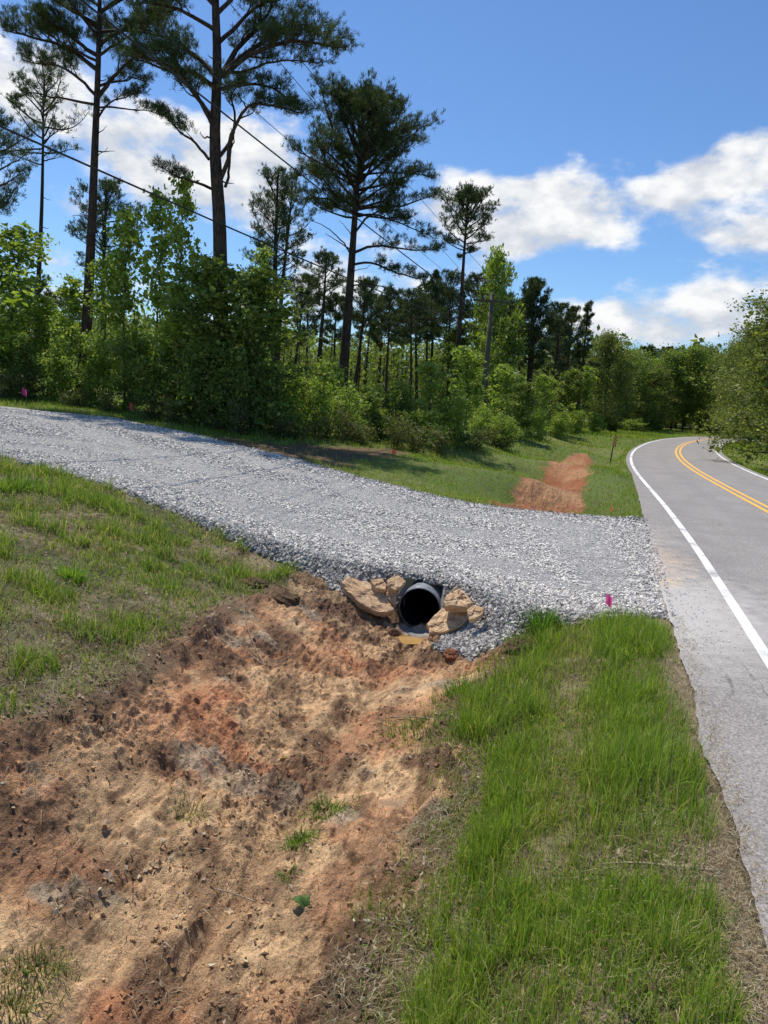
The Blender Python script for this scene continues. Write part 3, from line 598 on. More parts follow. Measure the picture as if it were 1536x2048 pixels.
# --- grass beyond the drive
mb = MB(); x, y, r = sample(520000, 12, 110, -32, 32, r_, 1.9)
g_ = gsamp(GG, x, y); e_ = gsamp(GE, x, y); d_ = gsamp(GD, x, y); d3 = gsamp(GD3, x, y)
k = (g_ < .3) & (e_ > .04) & (r_.random(len(x)) < (1-.93*d_)*(1-.9*d3)*(.35+.65*sstep(.3, .6, fbm(x, y, 1.4, 3, 531)))*.62); x, y, r, e_ = x[k], y[k], r[k], e_[k]; n = len(x)
patch = fbm(x, y, 2.2, 3, 533); h = (.05+.13*r_.random(n)*patch)*np.interp(r, [12, 40, 100], [1, 1.8, 3.2])*np.where((e_ < 1.6) & (r < 60), .8, 1)
cg = pal(n, r_, [(.24, .34, .035), (.30, .39, .05), (.18, .25, .04)], [4, 3, 2]); cy = pal(n, r_, [(.34, .40, .08), (.40, .40, .13), (.46, .42, .2)], [4, 2, 1])
cg = np.where((r_.random(n) < sstep(.4, .62, patch)*.6*(e_ > 1.5)+.08)[:, None], cy, cg)
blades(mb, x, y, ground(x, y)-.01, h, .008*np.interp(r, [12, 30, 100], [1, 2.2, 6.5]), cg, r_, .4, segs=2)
print('far blades', n)
tag(link('roadside_grass', mb.mesh('roadside_grass'), MAT['grass']), 'short mown grass on the slopes beyond the gravel drive', 'grass', kind='stuff')
# --- straw and dead grass
mb = MB(); x, y, r = sample(420000, 2.2, 14, -36, 36, r_, 1.3); e_ = gsamp(GE, x, y); rm = gsamp(rim, x, y); d_ = gsamp(GD, x, y); g_ = gsamp(GG, x, y); ro_ = gsamp(GRO, x, y)
pt = fbm(x, y, .3, 3, 541)
lipm = np.exp(-(poly_sd(np.array(wpoly([(1000,1330),(900,1430),(900,1520),(960,1580),(830,1680),(800,1800),(700,1960),(760,2047),(900,2047),(880,1800),(960,1650),(1000,1560),(930,1480),(1030,1380)])), x, y).clip(0)/.08)**2)
edge = sstep(.5, .2, e_+(pt-.5)*.4)*(e_ > -.12)*(ro_ < 0)*(r < 9.5)
vin = (poly_sd(VERGE, x, y) < 0)
dn = (edge*.85+rm*.22*sstep(.4, .6, pt)+lipm*.6*sstep(.35, .55, pt)+d_*.14*sstep(.42, .62, pt)+((x < 0) & (d_ < .5))*.5*sstep(.4, .6, pt)+vin*.14)*(g_ < .4)*(e_ > -.15)
br = sstep(1.0, .6, np.hypot((x-stickp[0])/.42, (y-stickp[1]-.02)/.22)); dn = dn+br*.5
k = r_.random(len(x)) < dn*.5; x, y = x[k], y[k]; n = len(x)
blades(mb, x, y, ground(x, y)+.002, r_.uniform(.025, .10, n), r_.uniform(.002, .0045, n), pal(n, r_, [(.42, .33, .20), (.50, .42, .29), (.28, .20, .11), (.20, .12, .07)], [4, 3, 2, 1]), r_, .3, 1.0, segs=2)
tag(link('dry_straw', mb.mesh('dry_straw'), MAT['straw']), 'dry straw and dead grass along the asphalt edge and ditch lip', 'straw', kind='stuff')
# --- leaf litter
def leafcards(mb_, P, L_, W_, col, r_, up=.7, curl=.25, D=None):
    n = len(P); a = r_.normal(size=(n, 3)) if D is None else D+r_.normal(size=(n, 3))*.5; a /= np.linalg.norm(a, axis=1)[:, None]
    nn = r_.normal(size=(n, 3))*(1-up)+np.array([0, 0, up]); s_ = np.cross(a, nn); s_ /= np.linalg.norm(s_, axis=1)[:, None]+1e-9; nn = np.cross(s_, a)
    L_ = L_[:, None]; W_ = W_[:, None]; c_ = L_*curl*r_.random((n, 1))
    V_ = np.stack([P-a*L_*.5+nn*c_, P+s_*W_*.5-a*L_*.05, P+a*L_*.5+nn*c_, P-s_*W_*.5-a*L_*.05], 1)
    b = np.arange(n)[:, None]*4; mb_.add(V_, np.concatenate([np.concatenate([b, b+1, b+2], 1), np.concatenate([b, b+2, b+3], 1)]), np.repeat(col, 4, 0))
mb = MB(); x, y, r = sample(60000, 2.3, 12, -36, 22, r_, 1.4); rm = gsamp(rim, x, y); d_ = gsamp(GD, x, y); g_ = gsamp(GG, x, y); e_ = gsamp(GE, x, y); pt = fbm(x, y, .22, 3, 551)
lipm = np.exp(-(poly_sd(np.array(wpoly([(900,1430),(900,1520),(960,1580),(830,1680),(800,1800),(700,1960),(760,2047),(870,2047),(860,1800),(940,1650),(960,1560),(920,1480)])), x, y).clip(0)/.06)**2)
band = wpoly([(100,1790),(330,1680),(430,1640),(450,1560),(520,1490),(560,1500),(480,1640),(360,1740),(230,1820),(100,1850)]); bm = sstep(.06, -.03, poly_sd(band, x, y))
k = (r_.random(len(x)) < (rm*.10+lipm*.22*sstep(.4, .6, pt)+bm*.36+gsamp(CS_, x, y)*.06+((d_ < .4) & (x < 0))*.14+d_*.006)) & (g_ < .4) & (e_ > .1); x, y = x[k], y[k]; n = len(x); L_ = r_.uniform(.012, .045, n)
leafcards(mb, np.stack([x, y, ground(x, y)+.008], 1), L_, L_*r_.uniform(.4, .8, n), pal(n, r_, [(.40, .31, .20), (.52, .45, .33), (.25, .15, .09), (.14, .09, .06)], [3, 2, 2, 2]), r_, .6, .35)
tag(link('leaf_litter', mb.mesh('leaf_litter'), MAT['straw']), 'scattered dead brown leaves and chips on the ditch sides', 'dead leaves', kind='stuff')

# low weeds between the blades
mb = MB(); x, y, r = sample(150000, 2.3, 14, -37, 33, r_, 1.35); g_ = gsamp(GG, x, y); e_ = gsamp(GE, x, y); d_ = poly_sd(DIRT, x, y); wf = fbm(x, y, .25, 3, 571)
k = (d_ > .05) & (g_ < .2) & (e_ > .25) & (r_.random(len(x)) < .16+.5*sstep(.5, .65, wf)) & (gsamp(GRO, x, y) < 0); x, y, r = x[k], y[k], r[k]; n = len(x); L_ = r_.uniform(.010, .032, n)*np.interp(r, [3, 14], [.8, 1.6])
leafcards(mb, np.stack([x, y, ground(x, y)+r_.uniform(.004, .05, n)], 1), L_, L_*r_.uniform(.35, .8, n), pal(n, r_, [(.17, .26, .05), (.24, .31, .07), (.12, .18, .05), (.36, .33, .16), (.3, .22, .12)], [4, 3, 3, 2, 1.5]), r_, .55, .25)
tag(link('low_weeds', mb.mesh('low_weeds'), MAT['grass']), 'small leafy weeds low between the grass blades', 'weeds', kind='stuff')

# ================================================================== single small things near the camera
t = NT('twig_wood'); o = t.obj(); n1 = t.noise(40, 4, .6, o); MAT['twig'] = t.pbr(t.ramp(n1, [(.3, (.20, .15, .10)), (.7, (.42, .34, .24))]), .85, None, .2)
def stick(px, lift, rad, label, branches=()):
    P = []
    for (a, b), l_ in zip(px, lift): q = hit(a, b)[0]; P.append(q+np.array([0, 0, l_]))
    P = smooth(P, 14, 2); base = P[0].copy(); e = empty('stick', base, 0, label, 'stick')
    mb_ = MB(); tube(mb_, P-base, np.linspace(rad, rad*.45, 14), 6); link('stem', mb_.mesh('stem', True), MAT['twig'], e)
    for bp, bl in branches:
        Q = smooth([hit(a, b)[0]+np.array([0, 0, l_]) for (a, b), l_ in zip(bp, bl)], 10, 2); mb_ = MB(); tube(mb_, Q-base, np.linspace(rad*.6, rad*.25, 10), 5); link('side_twig', mb_.mesh('side_twig', True), MAT['twig'], e)
stick([(527,1333),(505,1318),(480,1298),(452,1274)], [.01,.02,.03,.03], .008, 'pale forked dead twig lying on the dirt left of the pipe', [([(527,1333),(500,1285),(488,1250),(486,1208)], [.01,.05,.07,.10]), ([(527,1333),(550,1327),(575,1325),(597,1303)], [.01,.02,.03,.05])])
stick([(1443,1748),(1380,1742),(1320,1736),(1270,1730),(1205,1732)], [.012,.014,.016,.014,.012], .009, 'long thin brown stick across the bare patch of the verge', [([(1345,1738),(1310,1718),(1262,1700)], [.014,.02,.02])])
stick([(512,1806),(470,1790),(430,1780),(355,1774)], [.006,.008,.008,.006], .004, 'short thin twig on the mud left of the green leaves')
stick([(372,1852),(372,1830),(368,1800)], [0,.03,.07], .004, 'small upright forked stub rising from the pale mud', [([(371,1835),(380,1822),(388,1812)], [.03,.05,.06])])
stick([(880,1443),(830,1436),(750,1437)], [.01,.012,.01], .007, 'dark straight stick half buried in the right ditch slope')
stick([(250,1465),(268,1490),(290,1512),(312,1522)], [.006,.01,.012,.008], .005, 'curved thin root on the red earth below the left grass')
def tuft(px, py, n, h, rad, label, cols, name='grass_clump', lean=.5, w=.005, sx=1., sy=1.):
    P = hit(px, py)[0]; e_ = r_.normal(size=(n, 2))*rad*np.array([sx, sy]); x = P[0]+e_[:, 0]; y = P[1]+e_[:, 1]; z = ground(x, y)-.005
    m_ = MB(); a = np.arctan2(e_[:, 1], e_[:, 0])+r_.normal(size=n)*.5
    blades(m_, x-P[0], y-P[1], z-P[2], h*r_.uniform(.5, 1.1, n), r_.uniform(.7, 1.3, n)*w, pal(n, r_, cols, [1]*len(cols)), r_, lean, .15, a)
    return tag(link(name, m_.mesh(name), MAT['grass'], None, P), label, 'grass')
G1 = [(.12, .23, .03), (.17, .29, .045), (.09, .16, .03)]; G2 = [(.22, .36, .045), (.28, .4, .07), (.15, .26, .04)]; G3 = [(.13, .17, .045), (.27, .27, .11), (.10, .14, .04)]
tuft(655, 1625, 260, .09, .05, 'uprooted green grass clump lying on the dirt, upper of the pair', G1, lean=.9, sx=1.5)
tuft(598, 1690, 220, .09, .04, 'uprooted green grass clump lower down beside the broad leaf', G1, lean=.9)
tuft(575, 1765, 60, .06, .03, 'tiny spray of grass just above the broad green leaf', G1, lean=.8)
tuft(375, 1622, 420, .045, .055, 'low olive sod patch on the dirt in the middle left', G3, 'sod_clump', .8, .004)
tuft(75, 1955, 420, .06, .07, 'dull grass tuft at the bottom left corner', G3, 'sod_clump', .7)
tuft(20, 2040, 420, .06, .08, 'dull grass tuft cut by the bottom left corner', G3, 'sod_clump', .7)
tuft(143, 1160, 300, .17, .05, 'bright yellow green grass clump on the left bank', G2, w=.007)
tuft(425, 1030, 150, .14, .08, 'dark grass clump at the foot of the gravel slope', G1, w=.007) if False else None
tuft(190, 1000, 220, .16, .09, 'rounded green clump beside the gravel edge at left', G1, w=.008)
tuft(325, 1175, 300, .11, .10, 'wide green clump low on the left bank', G2, w=.007, sx=1.6)
tuft(20, 980, 500, .22, .25, 'tall grass clump beside the gravel at the left frame edge', G1, w=.01)
tuft(850, 1465, 180, .16, .10, 'flattened green blades hanging over the ditch lip', G1, lean=1.2, w=.006, sx=1.6)
tuft(1085, 1262, 380, .26, .055, 'tall grass clump at the corner of the gravel and the verge', G1, w=.007)
tuft(920, 1395, 240, .16, .08, 'grass clump on the right lip below the loose gravel', G1, w=.006)
# dug sod beside the gravel
def lumpmesh(name, P, s, seed, label, cat, mat, flatten=.7):
    m_ = MB(); nu, nv = 26, 16; th = np.linspace(0, 2*math.pi, nu, endpoint=False); ph = np.linspace(.05, math.pi-.05, nv)
    T_, H_ = np.meshgrid(th, ph); ux, uy, uz = np.sin(H_)*np.cos(T_), np.sin(H_)*np.sin(T_), np.cos(H_)
    rr_ = .6+.45*fbm(ux*2+uz*3+seed, uy*2-uz*2+seed, .7, 4, seed, True)+.25*fbm(ux*5+uz*7, uy*5+seed, .6, 3, seed+3)
    V_ = np.stack([ux*s[0], uy*s[1], uz*s[2]], -1)*rr_[..., None]; i_, j_ = np.meshgrid(np.arange(nv-1), np.arange(nu), indexing='ij'); k_ = (j_+1) % nu
    m_.add(V_, np.stack([i_*nu+j_, (i_+1)*nu+j_, (i_+1)*nu+k_, i_*nu+k_], -1).reshape(-1, 4)); m_.f.append(np.array([list(range(nu))])); m_.f.append(np.array([list(range(nu))[::-1]])+(nv-1)*nu)
    return tag(link(name, m_.mesh(name, False), mat, None, P), label, cat)
t = NT('dark_sod'); o = t.obj(); n2 = t.noise(30, 6, .7, o); MAT['sod'] = t.pbr(t.ramp(n2, [(.3, (.05, .032, .02)), (.7, (.20, .13, .075))]), .98, t.bump(n2, 1, .03), .08)
P = hit(1045, 1300)[0]; sc_ = lumpmesh('dug_sod', P, (.17, .13, .10), 31, 'dark dug up sod lump topped with grass beside the loose gravel', 'sod', MAT['sod'])
m_ = MB(); n = 420; e_ = r_.normal(size=(n, 2))*np.array([.085, .06]); blades(m_, e_[:, 0], e_[:, 1], np.full(n, .06)-(e_**2).sum(1)*3, r_.uniform(.04, .13, n), r_.uniform(.003, .006, n), pal(n, r_, G3+G1, [1]*6), r_, .9); link('grass_top', m_.mesh('grass_top'), MAT['grass'], sc_)
P = hit(560, 1200)[0]; lumpmesh('earth_mound', P-np.array([0, 0, .02]), (.24, .16, .10), 41, 'dark mound of dug earth and roots below the gravel slope', 'soil mound', MAT['sod'])
P = hit(500, 1165)[0]; lumpmesh('earth_mound', P-np.array([0, 0, .03]), (.20, .14, .08), 43, 'smaller earth mound uphill of the dark dug mound', 'soil mound', MAT['sod'])
# dead oak leaves big enough to point at
def lobed(px, py, size, rot, tilt, label, col, name='dead_leaf', lift=.015):
    P = hit(px, py)[0]+np.array([0, 0, lift]); k = 28; th = np.linspace(0, 2*math.pi, k, endpoint=False)
    rr_ = .55+.45*np.abs(np.cos(th*2.5))*(.6+.4*np.cos(th)); V_ = [(0, 0, .0)]+[(size*q*math.cos(a)*1.15, size*q*math.sin(a)*.8, size*.38*math.sin(a*1.0+rot)**2+size*.12*math.cos(3*a)) for q, a in zip(rr_, th)]
    m_ = MB(); m_.add(np.array(V_)*.75, np.array([(0, 1+i, 1+(i+1) % k) for i in range(k)]), np.array(col)*np.array([1., .86, .7])); o_ = link(name, m_.mesh(name), MAT['straw'], None, P); o_.rotation_euler = (tilt, tilt*.5, rot); return tag(o_, label, 'leaf')
lobed(210, 1652, .055, 1.2, .35, 'grey brown three lobed dead leaf on the red earth at left', (.42, .34, .26))
lobed(318, 1738, .06, .6, .5, 'long pale curled dead leaf in the hollow of the left dirt', (.55, .48, .38))
lobed(218, 1762, .05, 2.6, -.4, 'greyish curled dead leaf left of the long pale leaf', (.45, .40, .35))
lobed(370, 1690, .035, 4.0, .3, 'small cream dead leaf below the olive sod patch', (.62, .52, .36))
lobed(400, 1678, .04, .3, .3, 'flat tan dead leaf touching the olive sod patch', (.55, .45, .32))
lobed(515, 1955, .045, 1.9, .3, 'grey dead leaf lying on the wet mud near the bottom', (.38, .33, .28))
lobed(455, 1828, .035, .2, .3, 'pale cream leaf on the mud right of the upright stub', (.66, .57, .43))
lobed(725, 1832, .045, 2.2, .3, 'pale leaf fragment at the right of the broad green leaf', (.58, .50, .38))
lobed(570, 1520, .05, 3.2, .35, 'crumpled cream leaf in the middle of the ditch slope', (.66, .58, .42))
lobed(1240, 1712, .045, 1.0, .1, 'grey flat dead leaf on the bare patch of the verge', (.42, .38, .32))
lobed(860, 1990, .045, 5.0, .5, 'brown curled leaf among straw at the ditch lip', (.36, .24, .16))
lobed(700, 1985, .04, 3.9, .5, 'tan leaf beside the straw near the bottom centre', (.5, .4, .28))
# broad leaved green plant
P = hit(612, 1828)[0]; e0 = empty('broadleaf_weed', P, 0, 'small weed with two broad green leaves beside the grass clump', 'plant')
for k_, (ang, L_) in enumerate(((2.75, .09), (1.9, .08), (.9, .035))):
    m_ = MB(); q = np.linspace(0, 1, 9); rows = []
    for u_ in q:
        w_ = .028*math.sin(math.pi*min(1, u_*.93+.05))**.8*(L_/.09); cx, cy = math.cos(ang)*L_*u_, math.sin(ang)*L_*u_*.9; zz = .02+.045*math.sin(u_*2.4)
        rows += [(cx-math.sin(ang)*w_, cy+math.cos(ang)*w_, zz+w_*.3), (cx, cy, zz), (cx+math.sin(ang)*w_, cy-math.cos(ang)*w_, zz+w_*.3)]
    f_ = [(3*i+j, 3*i+j+1, 3*i+j+4, 3*i+j+3) for i in range(8) for j in (0, 1)]; m_.add(rows, np.array(f_), (.10, .17, .045)); link('leaf', m_.mesh('leaf', True), MAT['leaf'], e0)

# marking flags

def sheet(nm, col):
    t = NT(nm); b = t.n('ShaderNodeBsdfDiffuse'); b.inputs[0].default_value = (*col, 1); tr = t.n('ShaderNodeBsdfTranslucent'); tr.inputs[0].default_value = (*col, 1); m = t.n('ShaderNodeMixShader'); m.inputs[0].default_value = .55; t.l(b.outputs[0], m.inputs[1]); t.l(tr.outputs[0], m.inputs[2]); t.l(m.outputs[0], t.out.inputs[0]); return t.m
MAT['pink'] = sheet('flag_pink', (1, .13, .40)); MAT['orange'] = sheet('flag_orange', (1, .2, .13)); t = NT('flag_wire'); MAT['wire'] = t.pbr((.25, .25, .25), .5, None, .4, .6)
def flag(px, py, hgt, fw_, fh_, rz, mat, label):
    rz -= .5
    P = hit(px, py)[0]; e = empty('marker_flag', P, rz, label, 'flag', 'utility marking flags in the ground'); m_ = MB(); tube(m_, [(0, 0, -.05), (0.004, 0, hgt*.5), (0, 0, hgt)], .0022, 5); link('wire_stake', m_.mesh('wire_stake'), MAT['wire'], e)
    m_ = MB(); nx = 8; q = np.linspace(0, 1, nx); V_ = [(fw_*u_, .012*math.sin(u_*7)*(1+k_*.5), hgt-fh_*k_-.03*u_*(fh_/.09)) for u_ in q for k_ in (0, .5, 1)]
    m_.add(V_, np.array([(3*i+j, 3*i+j+1, 3*i+j+4, 3*i+j+3) for i in range(nx-1) for j in (0, 1)])); link('flag_sheet', m_.mesh('flag_sheet', True), MAT[mat], e)
flag(1207, 1240, .27, .06, .105, .25, 'pink', 'bright pink marker flag standing in the gravel by the verge')
flag(1221, 1026, .16, .07, .10, 1.2, 'orange', 'orange pink marker flag in the far grass between ditch and road')
flag(783, 914, .22, .11, .11, .6, 'orange', 'orange pink marker flag on the grass edge under the brushy thicket')
flag(259, 838, .5, .09, .22, .6, 'orange', 'orange marker flag in the dry grass beyond the left of the drive')
flag(391, 846, .34, .08, .18, .6, 'orange', 'dim orange marker flag in shade right of the other drive flag')
flag(44, 806, .5, .14, .22, .6, 'pink', 'red pink marker flag in the brush at the far left')

# object marker sign
P = hit(1220, 926)[0]; e = empty('road_sign', P, 0, 'narrow yellow and black diagonal striped hazard sign on a green post', 'road sign')
dist = P[1]; u_ = dist/F; m_ = MB(); H_ = 54*u_
t = NT('sign_post'); MAT['spost'] = t.pbr((.05, .09, .045), .6, None, .3, .3)
lean = .10; tube(m_, [(0, 0, -.2), (lean*.35, 0, H_*.5), (lean, 0, H_)], .028, 6); link('post', m_.mesh('post'), MAT['spost'], e)
t = NT('striped_panel'); o = t.obj(); sp_ = t.n('ShaderNodeSeparateXYZ'); t.l(o, sp_.inputs[0])
ad = t.n('ShaderNodeMath', operation='MULTIPLY_ADD'); t.l(sp_.outputs[0], ad.inputs[0]); ad.inputs[1].default_value = 1.0; t.l(sp_.outputs[2], ad.inputs[2])
fr = t.n('ShaderNodeMath', operation='MULTIPLY'); t.l(ad.outputs[0], fr.inputs[0]); fr.inputs[1].default_value = 1/(5.4*u_); fc = t.n('ShaderNodeMath', operation='FRACT'); t.l(fr.outputs[0], fc.inputs[0]); gt = t.n('ShaderNodeMath', operation='GREATER_THAN'); t.l(fc.outputs[0], gt.inputs[0]); gt.inputs[1].default_value = .5
MAT['stripe'] = t.pbr(t.mix(gt.outputs[0], (.85, .48, .10), (.012, .010, .010)), .5, None, .4)
m_ = MB(); w_, h_ = 7.6*u_, 23*u_; c_ = w_*.15; out = [(-w_/2+c_, -h_/2), (w_/2-c_, -h_/2), (w_/2, -h_/2+c_), (w_/2, h_/2-c_), (w_/2-c_, h_/2), (-w_/2+c_, h_/2), (-w_/2, h_/2-c_), (-w_/2, -h_/2+c_)]
V_ = [(a, 0, b) for a, b in out]+[(a, .01, b) for a, b in out]; m_.add(V_, np.array([(i, (i+1) % 8, (i+1) % 8+8, i+8) for i in range(8)])); m_.f.append(np.array([list(range(8))])); m_.f.append(np.array([list(range(15, 7, -1))]))
pn = link('sign_panel', m_.mesh('sign_panel'), MAT['stripe'], e, (lean*.9, -.035, H_-h_*.42)); pn.rotation_euler = (0, R(3), R(8))
# ================================================================== trees
NCOL = np.array([(.060, .088, .036), (.078, .108, .04), (.046, .068, .032), (.10, .125, .055)])
def npal(n, A, r_, v=.25): return A[r_.integers(0, len(A), n)]*r_.uniform(1-v, 1+v, n)[:, None]
def tufts(mb_, P, D, r_, k=9, L=.20, w=.012, cols=NCOL):
    """needle bundles: k thin blades fanning out of every point P along D"""
    n = len(P)
    if not n: return
    d = D[:, None]+r_.normal(size=(n, k, 3))*.55; d /= np.linalg.norm(d, axis=2)[:, :, None]; s_ = np.cross(d, r_.normal(size=(n, k, 3))); s_ /= np.linalg.norm(s_, axis=2)[:, :, None]+1e-9
    w = w*.75; l_ = L*r_.uniform(.6, 1.1, (n, k, 1)); b = P[:, None]+r_.normal(size=(n, k, 3))*L*.14
    V_ = np.stack([b-s_*w*.6, b+s_*w*.6, b+d*l_*.6+s_*w, b+d*l_, b+d*l_*.6-s_*w], 2)
    f_ = (np.arange(n*k)*5)[:, None]; c_ = np.repeat(npal(n, cols, r_), k*5, 0)
    mb_.add(V_, np.concatenate([f_, f_+1, f_+2, f_+3, f_+4], 1), c_)
def unit(v): return v/(np.linalg.norm(v)+1e-9)
def bez(P0_, d0, L, r_, n=8, up=.15, wob=.12):
    P = [np.array(P0_, float)]; d = unit(np.array(d0, float))
    for i_ in range(n-1):
        d = unit(d+r_.normal(size=3)*wob+np.array([0, 0, up/n*2])); P.append(P[-1]+d*L/(n-1))
    return np.array(P)
def pine_limb(wood, P, r0_, tp, r_, dens=1., sub=7, subL=.38, start=.3, L=.2, w=.012, plate=.5, k=9):
    """limb along P with forked side branches; needle tufts gather at their ends. tp collects (points, directions)"""
    n = len(P); tube(wood, P, np.linspace(r0_, r0_*.25, n), 5, cap=False); tot = np.linalg.norm(np.diff(P, axis=0), axis=1).sum()
    for j in range(sub+1):
        if j == sub: Q = P[-3:]; 
        else:
            u_ = start+(1-start)*(j+r_.random())/sub; i_ = u_*(n-1); a = int(min(i_, n-2)); p = P[a]+(P[a+1]-P[a])*(i_-a); t_ = unit(P[a+1]-P[a])
            sd = unit(np.cross(t_, [0, 0, 1.]))*(1 if j % 2 else -1); d = unit(t_*.7+sd*r_.uniform(.4, 1.1)+np.array([0, 0, r_.uniform(-.15, .5)]))
            Q = bez(p, d, tot*subL*(1.25-u_*.7)*r_.uniform(.6, 1.2), r_, 6, .3, .22); tube(wood, Q, np.linspace(r0_*.34, r0_*.08, 6), 4, cap=False)
        ql = np.linalg.norm(np.diff(Q, axis=0), axis=1).sum(); m = max(4, int(ql/.055*dens)); uu = r_.uniform(.25, 1.05, m)**.75*(len(Q)-1); a = np.clip(uu.astype(int), 0, len(Q)-2)
        q = Q[a]+(Q[a+1]-Q[a])*(uu-a)[:, None]; sp_ = .05+.13*min(ql, 1.6); q = q+r_.normal(size=(m, 3))*np.array([sp_, sp_, sp_*plate])+np.array([0, 0, .05])
        dd = unit(Q[-1]-Q[0])*.5+np.array([0, 0, .55])+r_.normal(size=(m, 3))*.35; tp.append((q, dd))
def make_pine(name, H, rad, crown, width, nb, seed, loc, label, limbs=(), shape='round', lean=(0, 0), dens=1., bend=.1, rz=0, L=.2, w=.012, k=9, deadn=6, lowlean=0, sub=7, elev=(0, 55), group=None, plate=.5):
    r_ = np.random.default_rng(seed); e = empty(name, loc, rz, label, 'tree', group); wood = MB(); tp = []
    q = np.linspace(0, 1, 14); T = np.stack([lean[0]*q**1.2+bend*np.sin(q*5+seed)*q*(1-q)*2, lean[1]*q+bend*np.cos(q*4+seed)*q*(1-q)*2, -.3+(H+.3)*q], 1)
    if limbs and isinstance(limbs[0], dict): T = limbs[0]['trunk']; limbs = limbs[1:]; T = smooth(T, 22, 3)
    qq = np.linspace(0, 1, len(T)); tube(wood, T, rad*(1-.80*qq**1.15)*(1+.35*np.exp(-qq*28)), 10, cap=False)
    tr = MB(); tr.v, tr.f, tr.n = wood.v, wood.f, wood.n; wood = MB()
    zt = T[:, 2]
    def tpos(h): return np.array([np.interp(h, zt, T[:, i_]) for i_ in range(3)])
    gold = r_.random()*6
    for i_ in range(nb):
        u_ = (i_+r_.random()*.8)/nb; h = H*(crown+(1-crown)*u_*.985)
        if shape == 'round': pf = math.sqrt(max(.03, 1-(max(0, u_-.38)/.64)**2))*min(1, .65+u_*1.2)
        elif shape == 'cone': pf = (1-u_)**.75*.95+.08
        elif shape == 'top': pf = math.sqrt(max(.03, 1-((u_-.55)/.55)**2))
        else: pf = min(1, .55+r_.random()*.6)*(1-u_*.5)
        gold += 2.399+r_.normal()*.3; el = R(elev[0]+(elev[1]-elev[0])*u_**1.2+r_.normal()*8); d = np.array([math.cos(gold)*math.cos(el), math.sin(gold)*math.cos(el), math.sin(el)])
        Lb = width*pf*r_.uniform(.7, 1.12); Lb = min(Lb, (H-h)/max(.15, math.sin(el+.25))+width*.2); P = bez(tpos(h), d, Lb, r_, 8, .35, .13)
        pine_limb(wood, P, min(.05*width/2.5, rad*.42)*(.6+.4*pf), tp, r_, dens, sub, .36, .3, L, w, plate, k)
    for lb in limbs:
        P = smooth(lb['p'], 12, 1); P = P+np.cumsum(r_.normal(size=P.shape)*.02, 0); rr_ = lb.get('r', .06)
        if lb.get('bare'): tube(wood, P, np.linspace(rr_, rr_*.3, len(P)), 5, cap=False); continue
        pine_limb(wood, P, rr_, tp, r_, dens*lb.get('d', 1), lb.get('n', 9), lb.get('s', .34), lb.get('st', .25), L, w, plate, k)
    for i_ in range(deadn):
        h = H*(crown*.35+crown*.62*r_.random()); a = r_.random()*6.28; P = bez(tpos(h), (math.cos(a), math.sin(a), r_.uniform(-.2, .5)), r_.uniform(.2, .9)*width*.35, r_, 6, 0, .25); tube(wood, P, np.linspace(rad*.14, .006, 6), 4, cap=False)
    trunk = link('trunk', tr.mesh('trunk', True), MAT['bark'], e); link('branches', wood.mesh('branches', True), MAT['bark'], trunk)
    nd = MB(); tufts(nd, np.concatenate([a for a, b in tp]), np.concatenate([b for a, b in tp]), r_, k, L, w); link('crown', nd.mesh('crown'), MAT['needle'], e)
    return e
def copy_tree(o, loc, rz, sc, label=None, group=None):
    c = o.copy(); SC.collection.objects.link(c); c.location = tuple(float(q) for q in loc); c.rotation_euler = (0, 0, rz); c.scale = sc
    if label: c['label'] = label
    if group: c['group'] = group
    elif 'group' in c: del c['group']
    for ch in o.children:
        d = ch.copy(); SC.collection.objects.link(d); d.parent = c
        for g2 in ch.children:
            h_ = g2.copy(); SC.collection.objects.link(h_); h_.parent = d
    return c
def base_of(bx, by, Y):
    p = at_y(bx, by, Y); return np.array([p[0], p[1], float(H0(p[0], p[1])[0])])
def hgt(px, py, base): return at_y(px, py, base[1])[2]-base[2]
def loc_of(base, L, dy=0.):     # pixel polyline in the depth plane of a tree -> local points
    L = np.array(L, float); yy = base[1]+np.linspace(0, dy, len(L)); return np.array([at_y(a, b, q)-base for (a, b), q in zip(L, yy)])

